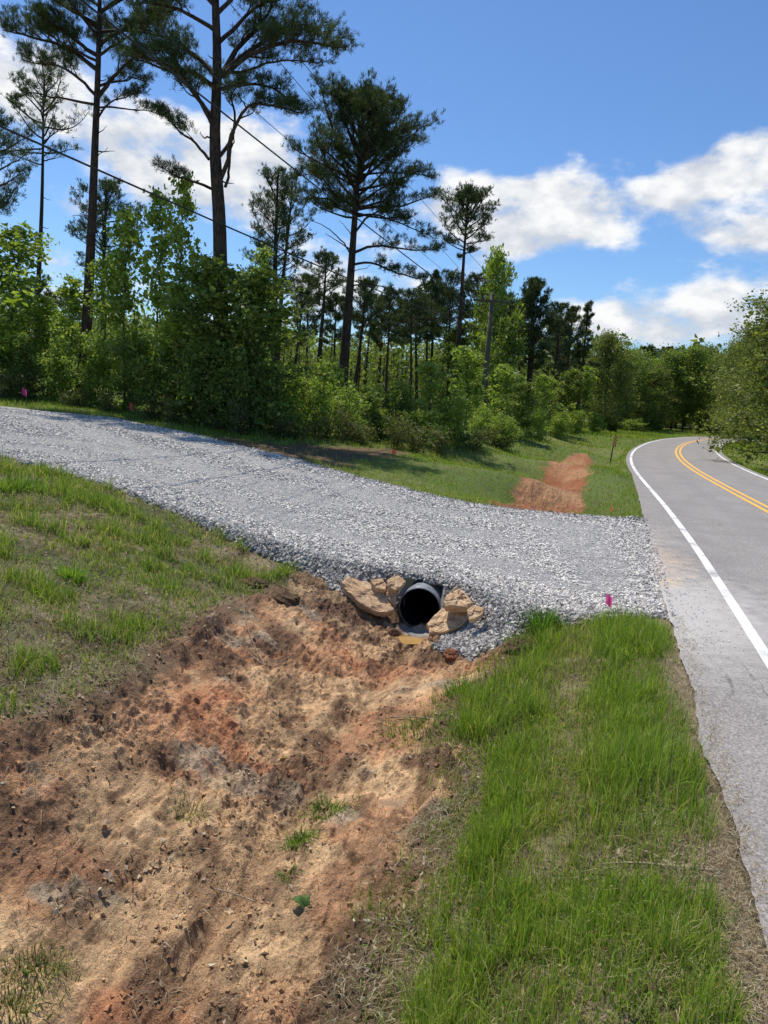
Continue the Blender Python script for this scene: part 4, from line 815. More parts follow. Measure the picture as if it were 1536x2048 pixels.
# --- the large near pines, limb by limb
B = base_of(440, 800, 24.)
tk = loc_of(B, [(448,830),(441,600),(440,500),(441,430),(436,370),(425,300),(424,250),(434,205),(440,160),(434,90),(430,20),(428,-80),(432,-180),(430,-250)])
tk[0][2] = -.3
lim = [{'trunk': tk}]
for L_, dy, r0_, kw in [
 ([(441,150),(462,120),(480,95),(520,55),(545,20),(560,-30)], 1.0, .10, dict(n=12)), ([(443,152),(480,118),(530,90),(580,82),(640,88),(672,95)], -.8, .09, dict(n=13)),
 ([(445,145),(500,100),(560,60),(610,55),(650,75)], 1.5, .08, dict(n=12)), ([(432,150),(400,110),(360,80),(320,70),(280,60)], .8, .09, dict(n=12)), ([(428,170),(395,140),(350,125),(300,120),(262,105)], -1.2, .08, dict(n=11)),
 ([(424,235),(400,200),(375,165),(330,138),(270,122)], .9, .08, dict(n=9)), ([(423,250),(405,215),(390,180),(360,150),(345,110)], -.9, .07, dict(n=8)),
 ([(440,362),(458,320),(462,275),(478,240),(505,215),(540,216),(585,228)], -.9, .075, dict(n=9, st=.5)), ([(450,372),(459,350),(460,305),(470,262)], .3, .05, dict(bare=1)),
 ([(440,312),(462,278),(466,230),(455,190),(480,165)], .7, .06, dict(n=6, st=.6)), ([(418,318),(395,290),(365,262),(345,238),(325,222)], 1.0, .05, dict(n=8, s=.28)),
 ([(425,378),(400,365),(360,348),(335,330),(318,320)], -.7, .05, dict(n=7, s=.25, st=.35)), ([(440,180),(480,170),(530,165),(570,180),(598,215)], -1.0, .06, dict(n=9)),
 ([(434,90),(470,50),(510,10),(560,-20),(610,-10)], .8, .07, dict(n=11)), ([(432,60),(395,30),(350,10),(300,0),(270,-20)], -.6, .07, dict(n=11)), ([(455,300),(475,280),(468,252)], .2, .03, dict(bare=1)),
 ([(420,275),(405,262),(398,255)], .2, .03, dict(bare=1)), ([(432,30),(480,-20),(530,-60),(600,-60)], 0, .07, dict(n=11)), ([(430,10),(380,-40),(330,-60),(280,-70)], 0, .07, dict(n=11)),
 ([(445,150),(500,140),(540,120),(600,118),(640,125)], 1.2, .05, dict(n=8))]:
    lim.append(dict(p=loc_of(B, L_, dy), r=r0_, **kw))
make_pine('pine_tree', hgt(430, -250, B), .27, .86, 2.4, 12, 101, B, 'largest near pine, its forked trunk splitting above the leafy thicket', limbs=lim, dens=1.9, deadn=5, L=.17, w=.0075, k=15)
B = base_of(168, 800, 27.)
tk = loc_of(B, [(160,830),(175,640),(182,480),(187,380),(190,280),(194,200),(197,120),(199,40),(200,-40),(203,-130)]); tk[0][2] = -.3
lim = [{'trunk': tk}]
for L_, dy, r0_, kw in [([(193,200),(220,160),(260,120),(310,100),(345,95)], .5, .08, dict(n=10)), ([(192,210),(160,200),(110,190),(60,172),(25,190)], -.8, .05, dict(n=4, st=.6, s=.2)), ([(196,140),(150,100),(100,85),(60,75),(22,68)], 1., .08, dict(n=13)),
 ([(197,110),(140,70),(100,45),(75,30)], -1, .08, dict(n=12)), ([(198,60),(150,20),(110,0),(70,-20)], .5, .07, dict(n=12)), ([(198,90),(250,50),(300,30),(340,25)], -.8, .07, dict(n=12)), ([(193,215),(230,215),(280,222),(320,230)], -.5, .04, dict(n=4, st=.5, s=.2)),
 ([(194,175),(225,165),(265,160),(300,165)], 1.0, .05, dict(n=8)), ([(193,190),(165,160),(120,130),(80,125),(50,120)], .9, .06, dict(n=10)), ([(199,30),(250,0),(300,-30),(330,-60)], .5, .07, dict(n=11)), ([(191,240),(215,205),(250,195),(290,190)], .8, .04, dict(n=6))]:
    lim.append(dict(p=loc_of(B, L_, dy), r=r0_, **kw))
make_pine('pine_tree', hgt(203, -130, B), .20, .74, 3.0, 16, 102, B, 'tall straight pine left of the forked one, running out of the top', limbs=lim, dens=1.95, deadn=9, L=.18, w=.008, k=15)
B = base_of(686, 790, 31.)
tk = loc_of(B, [(683,800),(690,700),(698,600),(705,500),(712,400),(718,330),(722,270),(726,215)]); tk[0][2] = -.3
lim = [{'trunk': tk}]
for L_, dy, r0_, kw in [([(706,505),(750,492),(800,498),(850,500),(880,505)], .6, .06, dict(n=12, s=.2)), ([(703,530),(740,520),(780,540),(820,552),(855,558)], -1, .055, dict(n=11, s=.22)), ([(708,470),(745,430),(790,450),(840,470),(870,485)], -.8, .05, dict(n=10, s=.2)),
 ([(713,420),(760,412),(810,415),(850,398),(880,385)], .8, .06, dict(n=11, s=.22)), ([(703,512),(690,490),(665,465),(640,450),(625,445)], -.4, .035, dict(bare=1)), ([(700,500),(680,485),(662,472),(650,465)], .3, .03, dict(bare=1)), ([(703,470),(690,455),(682,448)], .2, .02, dict(bare=1)),
 ([(697,572),(730,566),(775,575),(820,598)], -.3, .035, dict(bare=1)), ([(708,425),(670,400),(630,395),(595,400)], .7, .05, dict(n=9, s=.25)), ([(712,370),(670,345),(625,340),(590,345)], -.8, .05, dict(n=10, s=.25)), ([(701,545),(735,538),(745,530)], .1, .02, dict(bare=1)), ([(715,350),(770,345),(830,350),(865,360)], .3, .05, dict(n=11, s=.22))]:
    lim.append(dict(p=loc_of(B, L_, dy), r=r0_, **kw))
make_pine('pine_tree', hgt(725, 222, B), .23, .66, 3.05, 54, 103, B, 'full round headed pine in the middle with low boughs reaching right', limbs=lim, dens=1.55, deadn=5, L=.18, w=.009, k=13, elev=(5, 70))
def P_(bx, by, Y, tx, ty, width_px, crown_py, rad_px, nb, seed, label, **kw):
    B = base_of(bx, by, Y); u = Y/F; H_ = hgt(tx, ty, B); lx = at_y(tx, ty, Y)[0]-B[0]; c_ = hgt(tx, crown_py, B)/H_
    L_ = min(.34, .18*max(1, Y/45)); return make_pine(kw.pop('name', 'pine_tree'), H_, rad_px*u, c_, width_px*u*1.2, nb, seed, B, label, lean=(lx, 0), L=L_, w=.011*max(1, Y/34), k=kw.pop('k', 8), **kw)
P_(72, 700, 34, 88, 165, 78, 330, 6, 26, 111, 'slim pine at the left with an open airy crown below the clouds', dens=.7, sub=5, deadn=14, elev=(-5, 50), plate=.4)
P_(-35, 750, 30, -25, 240, 95, 470, 12, 26, 112, 'dark pine half cut by the left frame edge', dens=1.0, deadn=4)
P_(905, 820, 43, 937, 398, 68, 515, 6.5, 32, 113, 'slender pine with a mushroom shaped crown left of the power pole', dens=1.1, deadn=7, elev=(10, 70), shape='top')
P_(546, 780, 38, 556, 350, 62, 600, 8, 34, 114, 'near one of two twin pines just right of the forked pine', dens=1.0, shape='round', deadn=6)
P_(549, 780, 41, 585, 372, 60, 590, 6, 24, 115, 'thinner twin pine leaning right beside its neighbour', dens=.9, deadn=8)
P_(637, 780, 48, 652, 520, 45, 610, 6, 24, 116, 'short bushy topped pine left of the round headed pine', dens=.9)
P_(585, 790, 46, 605, 590, 36, 700, 4, 20, 117, 'small ragged pine leaning in the gap left of the big trunk', dens=.7, lowlean=1)
P_(708, 790, 58, 732, 575, 50, 660, 5, 26, 118, 'distant pine just right of the thick middle trunk', dens=.9)
P_(757, 780, 66, 765, 640, 36, 700, 3.5, 20, 119, 'small distant pine in the sky gap under the long bare branch', dens=.9)
P_(836, 770, 56, 832, 615, 42, 690, 4, 24, 120, 'leftmost of the pines clumped before the slender pine', dens=1)
P_(862, 780, 58, 873, 548, 50, 680, 4, 28, 121, 'tallest of the pines clumped before the slender pine', dens=.9, shape='cone')
P_(884, 780, 60, 898, 590, 42, 690, 4, 22, 122, 'right one of the pines clumped before the slender pine', dens=1)
P_(1058, 840, 54, 1066, 572, 46, 745, 8, 46, 123, 'dark dense pine with a knobbly round head right of the power pole', dens=1.35, elev=(0, 65), plate=.7)
P_(1098, 845, 66, 1122, 618, 40, 750, 4, 26, 124, 'left pine of the trio beyond the power pole', dens=.85)
P_(1121, 845, 70, 1146, 625, 38, 780, 4, 26, 125, 'middle pine of the trio beyond the power pole', dens=.95)
P_(1152, 848, 68, 1178, 612, 27, 760, 4, 24, 126, 'slim rightmost pine of the trio with tiered tufts on top', dens=.85, shape='plate')
P_(205, 790, 42, 212, 380, 68, 560, 7, 32, 127, 'dark pine behind the tall straight trunk at left', dens=1.1)
P_(55, 760, 62, 62, 575, 60, 680, 5, 26, 128, 'distant low pine behind the leftmost saplings', dens=.9)
for i_, (bx, Y, tx, ty, w__, cpy, lab) in enumerate([(610,70,618,560,34,680,'far thin pine between the ragged pine and the bushy topped pine'),(725,72,745,600,34,690,'far pine crowding the right of the thick trunk'),(800,74,806,610,34,690,'far pine left of the clump before the slender pine'),(850,68,853,575,38,690,'middle pine at the back of the central clump'),(945,66,955,560,40,690,'pine just left of the power pole crown line'),(818,46,824,596,40,690,'mid distance pine in the gap right of the round headed pine'),(893,52,902,556,42,680,'tall pine hard against the slender pine trunk'),(1036,56,1044,612,38,720,'pine between the crossarm and the knobbly pine'),(770,52,779,590,40,680,'open crowned pine under the long bare branch'),(1020,80,1028,620,34,720,'pine peeping between the power pole and the knobbly pine'),(1108,88,1112,650,32,760,'back pine seen through the pine trio'),(1010,58,1016,600,40,700,'pine behind the right end of the crossarm'),(665,80,672,600,30,690,'farthest thin pine left of the thick trunk'),(120,66,128,600,44,700,'far pine in the gap at the left thicket'),(1290,125,1296,702,34,790,'tall dark pine on the skyline beyond the bend'),(1330,130,1336,705,36,790,'broad dark pine on the skyline over the road'),(1370,128,1372,706,34,790,'rightmost dark pine on the skyline over the road'),(1262,120,1268,712,30,790,'first dark pine on the skyline beyond the bend')]):
    P_(bx, 840, Y, tx, ty, w__, cpy, 3.5, 24, 140+i_, lab, dens=.9, plate=.4)

# --- broadleaf plants
LG = np.array([(.24, .33, .05), (.30, .385, .075), (.17, .24, .04), (.36, .42, .12)]); LD = np.array([(.12, .175, .036), (.18, .24, .05), (.08, .12, .03), (.27, .33, .08)]); LO = np.array([(.15, .185, .042), (.20, .225, .06), (.10, .135, .034), (.27, .29, .11)])
def foliage(mb_, P, n_each, spread, size, r_, cols, up=.35):
    m = len(P); n = m*n_each; c_ = np.repeat(P, n_each, 0)+r_.normal(size=(n, 3))*spread*np.array([1, 1, .7]); L_ = size*np.exp(r_.normal(size=n)*.38)
    clump = np.repeat(cols[r_.integers(0, len(cols), m)], n_each, 0)*.6+.4*cols[r_.integers(0, len(cols), n)]
    leafcards(mb_, c_, L_, L_*r_.uniform(.5, .8, n), clump*r_.uniform(.7, 1.3, n)[:, None], r_, up, .15)
def make_leafy(name, H, width, seed, loc, label, cols, stems=1, low=.15, nb=18, sub=4, leaf=.085, n_each=16, spread=.2, group=None, cat='tree', rad=None, shape='oval', rz=0, elev=(15, 60), lean=(0, 0)):
    r_ = np.random.default_rng(seed); e = empty(name, loc, rz, label, cat, group); w1_ = MB(); w2_ = MB(); tips = []; rad = rad or H*.008
    for s_ in range(stems):
        a = r_.random()*6.28; k_ = 0 if stems == 1 else r_.uniform(.2, .6)*width; Hs = H*(1 if s_ == 0 else r_.uniform(.6, .97)); q = np.linspace(0, 1, 9)
        T = np.stack([math.cos(a)*k_*q**.8+np.cumsum(r_.normal(size=9))*.012*H*q+lean[0]*q, math.sin(a)*k_*q**.8+np.cumsum(r_.normal(size=9))*.012*H*q+lean[1]*q, -.15+(Hs+.1)*q], 1)
        tube(w1_, T, rad*(1-.85*q)/math.sqrt(stems), 6, cap=False); g_ = r_.random()*6
        for i_ in range(max(3, int(nb/stems))):
            u_ = low+(1-low)*(i_+r_.random())/max(3, int(nb/stems)); uu = (u_-low)/(1-low)
            pf = {'oval': math.sqrt(max(.04, 1-((uu-.42)/.62)**2)), 'round': math.sqrt(max(.04, 1-(max(0, uu-.3)/.72)**2)), 'col': .55+.45*r_.random()*(1-uu*.4), 'cone': 1.05-uu}[shape]
            g_ += 2.4+r_.normal()*.4; el = R(elev[0]+(elev[1]-elev[0])*uu+r_.normal()*10); p = np.array([np.interp(u_, q, T[:, i]) for i in range(3)])
            Lb = width*(1 if stems == 1 else .6)*pf*r_.uniform(.6, 1.15); P = bez(p, (math.cos(g_)*math.cos(el), math.sin(g_)*math.cos(el), math.sin(el)), Lb, r_, 6, .2, .2); tube(w2_, P, np.linspace(rad*.3, rad*.05, 6), 4, cap=False)
            tips += [P[2], P[3], P[4], P[5]]
            for j in range(sub):
                v_ = r_.integers(2, 6); Q = bez(P[v_], unit(P[v_]-P[v_-1])+r_.normal(size=3)*.7, Lb*.4*r_.uniform(.4, 1), r_, 4, .1, .25); tube(w2_, Q, np.linspace(rad*.12, rad*.04, 4), 3, cap=False); tips += [Q[2], Q[3]]
        tips.append(T[-1]); tips.append(T[-2])
    tk_ = link('trunk' if cat == 'tree' else 'stems', w1_.mesh('stems', True), MAT['bark2'], e); link('branches', w2_.mesh('branches', True), MAT['bark2'], tk_)
    m_ = MB(); foliage(m_, np.array(tips), n_each, spread, leaf, r_, cols); link('crown' if cat == 'tree' else 'foliage', m_.mesh('foliage'), MAT['leaf'], e); return e
PX = np.array([0, -200., 0])
HOLD = {}
def proto(key, **kw): HOLD[key] = (kw, None)
PR_ = {
 'bushL': dict(name='bush', H=2.0, width=1.15, cols=LG, stems=6, low=.08, nb=36, sub=3, leaf=.075, n_each=11, spread=.12, cat='bush', rad=.03),
 'bushL2': dict(name='bush', H=1.9, width=1.2, cols=LG, stems=5, low=.05, nb=32, sub=4, leaf=.085, n_each=10, spread=.13, cat='bush', rad=.03),
 'bushD': dict(name='bush', H=2.1, width=1.2, cols=LD, stems=5, low=.05, nb=34, sub=4, leaf=.08, n_each=12, spread=.13, cat='bush', rad=.03),
 'sapL': dict(name='sapling', H=5.0, width=1.2, cols=LG, low=.12, nb=30, sub=4, leaf=.115, n_each=9, spread=.14, shape='oval', rad=.045),
 'sapL2': dict(name='sapling', H=5.0, width=.95, cols=LG, low=.22, nb=26, sub=4, leaf=.115, n_each=7, spread=.12, shape='col', rad=.04, elev=(30, 65)),
 'sapD': dict(name='sapling', H=5.0, width=1.45, cols=LD, low=.08, nb=38, sub=5, leaf=.12, n_each=12, spread=.14, shape='oval', rad=.05),
 'treeO': dict(name='broadleaf_tree', H=8.0, width=2.7, cols=LO, low=.13, nb=50, sub=5, leaf=.115, n_each=34, spread=.34, shape='round', rad=.12, elev=(10, 40)),
 'treeD': dict(name='broadleaf_tree', H=8.0, width=2.5, cols=LD*1.15, low=.10, nb=46, sub=5, leaf=.115, n_each=32, spread=.34, shape='round', rad=.12, elev=(10, 40)),
 'brush': dict(name='brush', H=.9, width=.6, cols=np.array([(.14, .17, .05), (.22, .19, .09), (.09, .13, .03)]), stems=9, low=.1, nb=30, sub=2, leaf=.05, n_each=6, spread=.10, cat='bush', rad=.02),
}
seen = {}
def front(bx): return float(np.interp(bx, [60, 200, 300, 400, 500, 700, 800, 900, 980, 1050], [25.1, 24.3, 23, 21.6, 20.9, 22, 22.7, 24, 28, 34]))
def put(key, bx, by, Y, top_py, width_px, label, group=None, rz=None, name=None, at=None):
    """one plant of the kind: foot at column bx and depth Y, its top level with pixel row top_py"""
    if 540 < bx < 900 and key.startswith('bush'): top_py += 22
    if bx < 1000 and at is None: Y = max(Y, front(bx)+.7+max(0, Y-18.4)*.35)
    B = base_of(bx, by, Y) if at is None else np.array(at); pr_ = PR_[key]; h_ = max(.4, (at_y(bx, top_py, Y)[2]-B[2])*1.0); sw = width_px*Y/F/pr_['width']*(1.0 if Y < 75 or width_px > 55 else random.uniform(1.2, 1.9)); h_ = h_*(1 if Y < 75 else random.uniform(.86, 1.06)); sh = h_/pr_['H']/1.04; rz_ = random.random()*6.28 if rz is None else rz
    if key not in seen:
        o_ = make_leafy(seed=len(seen)*7+200, loc=B, label=label, group=group, rz=rz_, **pr_); o_.scale = (sw, sw, sh); seen[key] = o_; return o_
    return copy_tree(seen[key], B, rz_, (sw, sw, sh), label, group)
# thicket on the left (depth 18-26 m)
for a in [
 ('sapD',505,790,21,560,120,'broad dark leafy sapling at the right end of the left thicket'),
 ('sapD',430,800,21.5,540,120,'dark leafy sapling hiding the foot of the forked pine'),
 ('sapL2',345,800,21,575,80,'dark sapling left of the forked pine foot in the thicket'),
 ('sapL2',362,800,23,362,62,'tall wispy sapling reaching beside the forked pine trunk'),
 ('sapL2',305,800,24,395,70,'tall leafy sapling in the gap between the two tallest pines'),
 ('sapL2',250,800,22,430,75,'full light green sapling before the tall straight pine'),
 ('sapL',205,800,21,520,70,'yellow green sapling at the foot of the tall straight pine'),
 ('sapL2',140,790,24,560,60,'thin pale sapling between the slim pine and the straight pine'),
 ('sapL',20,790,24,460,100,'large pale green sapling at the left frame edge'),
 ('sapL',-40,790,22,430,120,'leafy tree cut off by the left frame edge'),
 ('sapL2',95,790,25,600,60,'wispy leafy sapling under the slim airy pine'),
 ('sapL2',520,790,24,505,55,'sparse sapling with big leaves right of the forked trunk'),
 ('sapL2',400,790,22,520,65,'leafy sapling hugging the left side of the forked trunk'),
 ('bushD',40,800,21,690,85,'dark bush low at the far left'),('bushL',120,805,21,680,75,'light bush in the thicket under the pale sapling'),('bushL2',190,810,20.5,690,70,'light green bush by the orange flag at left'),
 ('bushD',262,815,20,680,75,'shadowed bush behind the orange marker flag'),('bushD',330,822,19.5,700,80,'shadowed bush above the second marker flag'),('bushD',400,835,19,690,80,'dark bush at the foot of the thicket centre'),
 ('bushD',470,845,18.6,700,75,'dark bush near the corner of the thicket'),('bushD',515,852,18.4,730,60,'low dark bush ending the thicket at right'),
 # light bushes in the middle
 ('bushL',565,865,20,755,70,'bright yellow green bush right of the dark thicket'),('bushL2',625,868,20.5,740,70,'bright bush in front of the big pine trunk'),('bushL',680,870,21,750,62,'leafy bush at the foot of the round headed pine'),
 ('bushL2',655,800,27,705,60,'pale bush behind the foot of the thick trunk'),('bushD',740,872,23,750,62,'duller bush right of the thick pine trunk'),('bushL2',590,800,26,720,55,'bright bush under the small ragged pine'),
 ('bushD',790,865,25,745,60,'dark green bush above the brushy clearing'),('sapL',855,880,25,728,52,'pointed light green sapling in the middle of the brush'),('bushL2',845,895,22,800,60,'light bush low in front of the pointed sapling'),
 ('bushL2',905,895,24,795,62,'yellow green bush left of the power pole foot'),('sapL',930,860,36,700,55,'bright sapling between the slender pine and the power pole'),('bushL',960,890,27,810,48,'leafy bush at the foot of the power pole'),
 ('bushL2',700,880,21.5,810,50,'low light bush behind the brown clearing'),('bushD',765,890,22.5,812,50,'low olive bush at the right of the brown clearing'),
 # right of the pole
 ('sapL',972,840,50,505,44,'tall leafy tree whose top shows above the pole crossarm'),('sapD',968,845,52,520,46,'darker leafy tree sharing its top with the tall one at the crossarm'),('sapD',1000,850,46,640,48,'dark leafy tree behind the power pole'),('sapL',1010,870,36,735,46,'light sapling just right of the power pole'),
 ('sapD',1040,880,34,770,42,'dark sapling in front of the dense knobbly pine'),('sapL',1085,860,48,755,42,'bright sapling under the left pine of the trio'),('sapD',1130,850,60,745,45,'darker sapling under the middle pine of the trio'),
 ('bushL',1010,895,30,830,48,'leafy bush spreading below the light sapling'),('bushL2',1070,885,38,820,42,'light bush on the bank right of the dark sapling'),('bushL',1115,870,46,822,36,'light bush under the pine trio'),('bushL2',1150,862,55,822,30,'small light bush at the foot of the slim pine'),
 ('sapL2',1160,850,60,735,32,'thin bright tree by the far utility pole'),('sapD',960,820,62,610,62,'dark leafy tree beyond the power pole'),('sapD',905,820,52,660,52,'dark leafy tree behind the slender pine trunk'),
 ('treeO',1207,852,78,683,42,'round headed yellow green tree right of the pine trio'),('treeD',1250,855,90,708,38,'dark tree beside the round headed yellow tree'),('treeO',1290,856,92,715,30,'pale tree at the back of the road bend'),
 ('treeD',1320,856,98,702,36,'dark tree rising behind the road bend'),('treeD',1365,856,100,700,36,'dark tree left of the roadside trees at right'),('treeO',1395,852,110,690,34,'light tree where the road disappears'),('treeD',1235,850,100,700,36,'shaded tree in the back row behind the yellow one'),
 ('bushL2',1190,858,66,828,26,'small bush along the top of the grass bank'),('bushD',1225,858,78,832,26,'dark bush along the grass bank near the bend'),('bushL',1262,860,86,835,24,'pale bush beside the bend'),('bushD',1300,862,90,835,24,'dark shrub at the outside of the bend'),
 ('treeD',1240,862,112,790,60,'low dark tree closing the view behind the bend at left'),('treeO',1300,862,116,795,60,'low olive tree behind the road bend'),('treeD',1350,862,114,790,60,'low dark tree filling the gap over the far road'),('treeO',1400,864,118,790,60,'low olive tree where the far road leaves the view'),('treeD',1440,866,112,780,60,'low dark tree beyond the end of the road'),('treeO',1190,858,92,770,50,'low olive tree behind the grass bank'),
 ('treeO',1425,866,106,706,46,'rounded tree beside the far end of the road at right'),('treeD',1456,872,98,700,46,'dark rounded tree just left of the right hand tree mass'),
 # right side trees along the road
 ('treeO',1570,930,38,585,150,'big olive green tree filling the right frame edge'),('treeO',1536,900,52,640,95,'large leafy tree leaning over the road from the right'),('treeD',1650,930,34,640,105,'shadowed tree low at the right frame edge'),
 ('treeO',1498,880,68,680,62,'leafy tree at the inside of the road bend'),('treeD',1520,890,60,735,46,'darker low tree at the inside of the bend'),('treeO',1474,868,92,698,38,'smaller tree farther along the inside of the bend'),
 ('treeO',1660,900,42,560,150,'tall tree just outside the right frame edge'),('treeD',1590,935,38,760,60,'dark low tree over the right grass verge'),('treeO',1470,866,84,678,30,'thin pale tree standing above the right hand trees'),
 ]:
    put(*a)
for k_, (bx, by, Y) in enumerate([(20,812,21),(60,815,20.8),(150,818,20.4),(215,822,20),(560,890,19),(590,892,19.2),(640,895,20),(690,897,20.5),(720,898,21),(790,905,20.5),(830,905,20.5),(880,915,20),(940,918,21.5),(1000,905,25),(480,868,18),(440,860,18.2),(350,848,19),(300,840,19.4)]):
    Y = front(bx)+random.uniform(.1, .6); B = base_of(bx, by, Y); put('brush', bx, by, Y, 0, 38, 'low twiggy brush along the foot of the thicket', 'twiggy brush along the foot of the woods', at=B).scale = (random.uniform(.8, 1.5),)*2+(random.uniform(.6, 1.1),)
# --- the wood behind: a solid seeming mass of trees farther off
r_ = np.random.default_rng(77); m_ = MB(); wd = MB()
for ring_, (Y0, Y1, n, hh) in enumerate(((60, 85, 170, 5.0), (95, 150, 260, 8.5), (170, 260, 300, 11))):
    for i_ in range(n):
        a = R(r_.uniform(-36, 34)); d_ = r_.uniform(Y0, Y1); x_, y_ = d_*math.sin(a), d_*math.cos(a)
        if abs(float(road_off(np.array([x_]), np.array([y_]))[0])) < 9: continue
        if ring_ == 0 and math.degrees(a) > 12: continue
        z_ = float(NAT(np.array([x_]), np.array([y_]))[0])
        if d_ > 60: z_ += max(0, (d_-110)/200)**1.5*6
        h_ = hh*r_.uniform(.65, 1.15)*(1.0+.35*(math.degrees(a) > 10)*(ring_ == 1)); w_ = h_*r_.uniform(.22, .34); dark_ = r_.random() < .55
        k_ = 26; th = r_.uniform(0, 6.28, k_); u_ = r_.uniform(.12, 1, k_); rr_ = w_*np.sqrt(np.maximum(.05, 1-((u_-.5)/.55)**2))*r_.uniform(.5, 1, k_)
        P = np.stack([x_+rr_*np.cos(th), y_+rr_*np.sin(th), z_+h_*u_], 1)
        foliage(m_, P, 9 if ring_ else 12, w_*.26, h_*.055 if ring_ else .22, r_, (LD if dark_ else LO)*(.85 if dark_ else 1))
        tube(wd, [(x_, y_, z_-.3), (x_, y_, z_+h_*.8)], [h_*.016, h_*.006], 4, cap=False)
wo_ = link('distant_wood', m_.mesh('distant_wood'), MAT['leaf']); tag(wo_, 'hazy green wood far behind the pines and the road bend', 'woods', kind='stuff')
tk_ = link('trunks', wd.mesh('trunks'), MAT['bark'], wo_); tk_['kind'] = 'stuff'

# ================================================================== power line
t = NT('weathered_pole'); o = t.obj(); mp = t.n('ShaderNodeMapping'); mp.inputs['Scale'].default_value = (1, 1, .1); t.l(o, mp.inputs[0]); n1 = t.noise(25, 5, .6, mp.outputs[0]); MAT['pole'] = t.pbr(t.ramp(n1, [(.3, (.075, .065, .05)), (.7, (.17, .15, .115))]), .9, t.bump(n1, .4, .01), .15)
t = NT('wire_metal'); MAT['cable'] = t.pbr((.03, .032, .036), .6, None, .3); t = NT('insulator'); MAT['insul'] = t.pbr((.20, .21, .2), .3, None, .5)
def upole(bx, by, Y, tx, ty, arm_py, arm_px, label):
    B = base_of(bx, by, Y); top = at_y(tx, ty, Y)-B; e = empty('utility_pole', B, 0, label, 'utility pole', None); m_ = MB(); tube(m_, [(0, 0, -.4), (top[0]*.5, 0, top[2]*.5), tuple(top)], [.17, .15, .11], 10); link('pole', m_.mesh('pole', True), MAT['pole'], e)
    za = at_y(tx, arm_py, Y)[2]-B[2]; cx_ = top[0]*za/top[2]; w_ = arm_px*Y/F; ar = MB(); box(ar, (cx_, -.16, za), (w_, .10, .12)); ao = link('crossarm', ar.mesh('crossarm'), MAT['pole'], e)
    for s_ in (-1, 1):
        br = MB(); tube(br, [(cx_+s_*w_*.28, -.17, za-.04), (cx_, -.15, za-.65)], .022, 4); link('brace', br.mesh('brace'), MAT['pole'], e)
    pts = []
    for xx in (-w_*.46, -w_*.2, w_*.46):
        i_ = MB(); tube(i_, [(cx_+xx, -.16, za+.06), (cx_+xx, -.16, za+.13), (cx_+xx, -.16, za+.16), (cx_+xx, -.16, za+.24)], [.02, .02, .05, .035], 8); link('insulator', i_.mesh('insulator', True), MAT['insul'], ao); pts.append(B+np.array([cx_+xx, -.16, za+.24]))
    return B, pts, [B+np.array([top[0]*q/top[2], -.17, q]) for q in (top[2]*.80, top[2]*.70)]
B1, A1, L1 = upole(962, 862, 45, 985, 585, 603, 74, 'weathered wooden utility pole with a crossarm beside the thicket')
B2, A2, L2 = upole(1146, 846, 82, 1166, 715, 728, 38, 'distant utility pole among the trees beyond the pine trio')
def wire(P, Q, sag, rad, label, n=60):
    P = np.array(P); Q = np.array(Q); q = np.linspace(0, 1, n)[:, None]; L_ = P+(Q-P)*q; L_[:, 2] -= (4*sag*q*(1-q))[:, 0]; m_ = MB(); tube(m_, L_-P, rad, 5); return tag(link('power_line', m_.mesh('power_line', True), MAT['cable'], None, P), label, 'cable', 'overhead lines strung from pole to pole')
def back(A, px, py, Yn, ext):          # extend a span from the pole through the point seen at (px,py), depth Yn
    q = at_y(px, py, Yn); return q+(q-A)*ext
for A, (px, py, Yn), sag, rad, lab in ((L1[1], (0, 215, 14.), .35, .022, 'lowest thick cable sweeping from the left edge to the near pole'), (L1[0], (190, 0, 14.5), .2, .020, 'thick cable crossing both tall pines down to the near pole'), (A1[0], (300, 20, 15), .2, .008, 'thin wire to the left end of the near crossarm'), (A1[1], (470, 0, 17), .2, .008, 'thin wire to the middle of the near crossarm'), (A1[2], (515, 0, 17), .2, .008, 'thin wire crossing open blue sky above the round headed pine')):
    e_ = back(A, px, py, Yn, .45); wire(A, e_, sag, rad, lab)
for k_, (A, Bq) in enumerate(zip(A1, A2)): wire(A, Bq, .8, .011, ['left thin wire between the near and the distant pole', 'middle thin wire between the near and the distant pole', 'right thin wire between the near and the distant pole'][k_])
wire(L1[1], L2[0], 1.6, .018, 'sagging lower cable between the near and the distant pole')
# ------------------------------------------------------------------ light and sky
SUN_AZ = R(-34); SUN_EL = R(64)      # azimuth from +Y, positive to +X
sdir = Vector((math.sin(SUN_AZ)*math.cos(SUN_EL), math.cos(SUN_AZ)*math.cos(SUN_EL), math.sin(SUN_EL)))
sl = bpy.data.lights.new('sun', 'SUN'); sl.energy = 5.0; sl.angle = R(.53); sl.color = (1, .95, .87)
so = bpy.data.objects.new('sun', sl); SC.collection.objects.link(so); so.rotation_euler = sdir.to_track_quat('Z', 'Y').to_euler(); so.location = (0, 0, 60)
W = bpy.data.worlds.new('World'); SC.world = W; W.use_nodes = True; nt = W.node_tree; nt.nodes.clear()
def wn(typ, **k):
    nd = nt.nodes.new(typ)
    for a, b in k.items(): setattr(nd, a, b)
    return nd
def wm(op, a, b=None, c=None):
    nd = wn('ShaderNodeMath', operation=op)
    for i_, v in enumerate((a, b, c)):
        if v is None: continue
        if isinstance(v, (int, float)): nd.inputs[i_].default_value = v
        else: nt.links.new(v, nd.inputs[i_])
    return nd.outputs[0]
sky = wn('ShaderNodeTexSky', sky_type='NISHITA'); sky.sun_disc = False; sky.sun_elevation = SUN_EL; sky.sun_rotation = SUN_AZ; sky.air_density = 1.0; sky.dust_density = .3; sky.ozone_density = 2.2; sky.altitude = 100
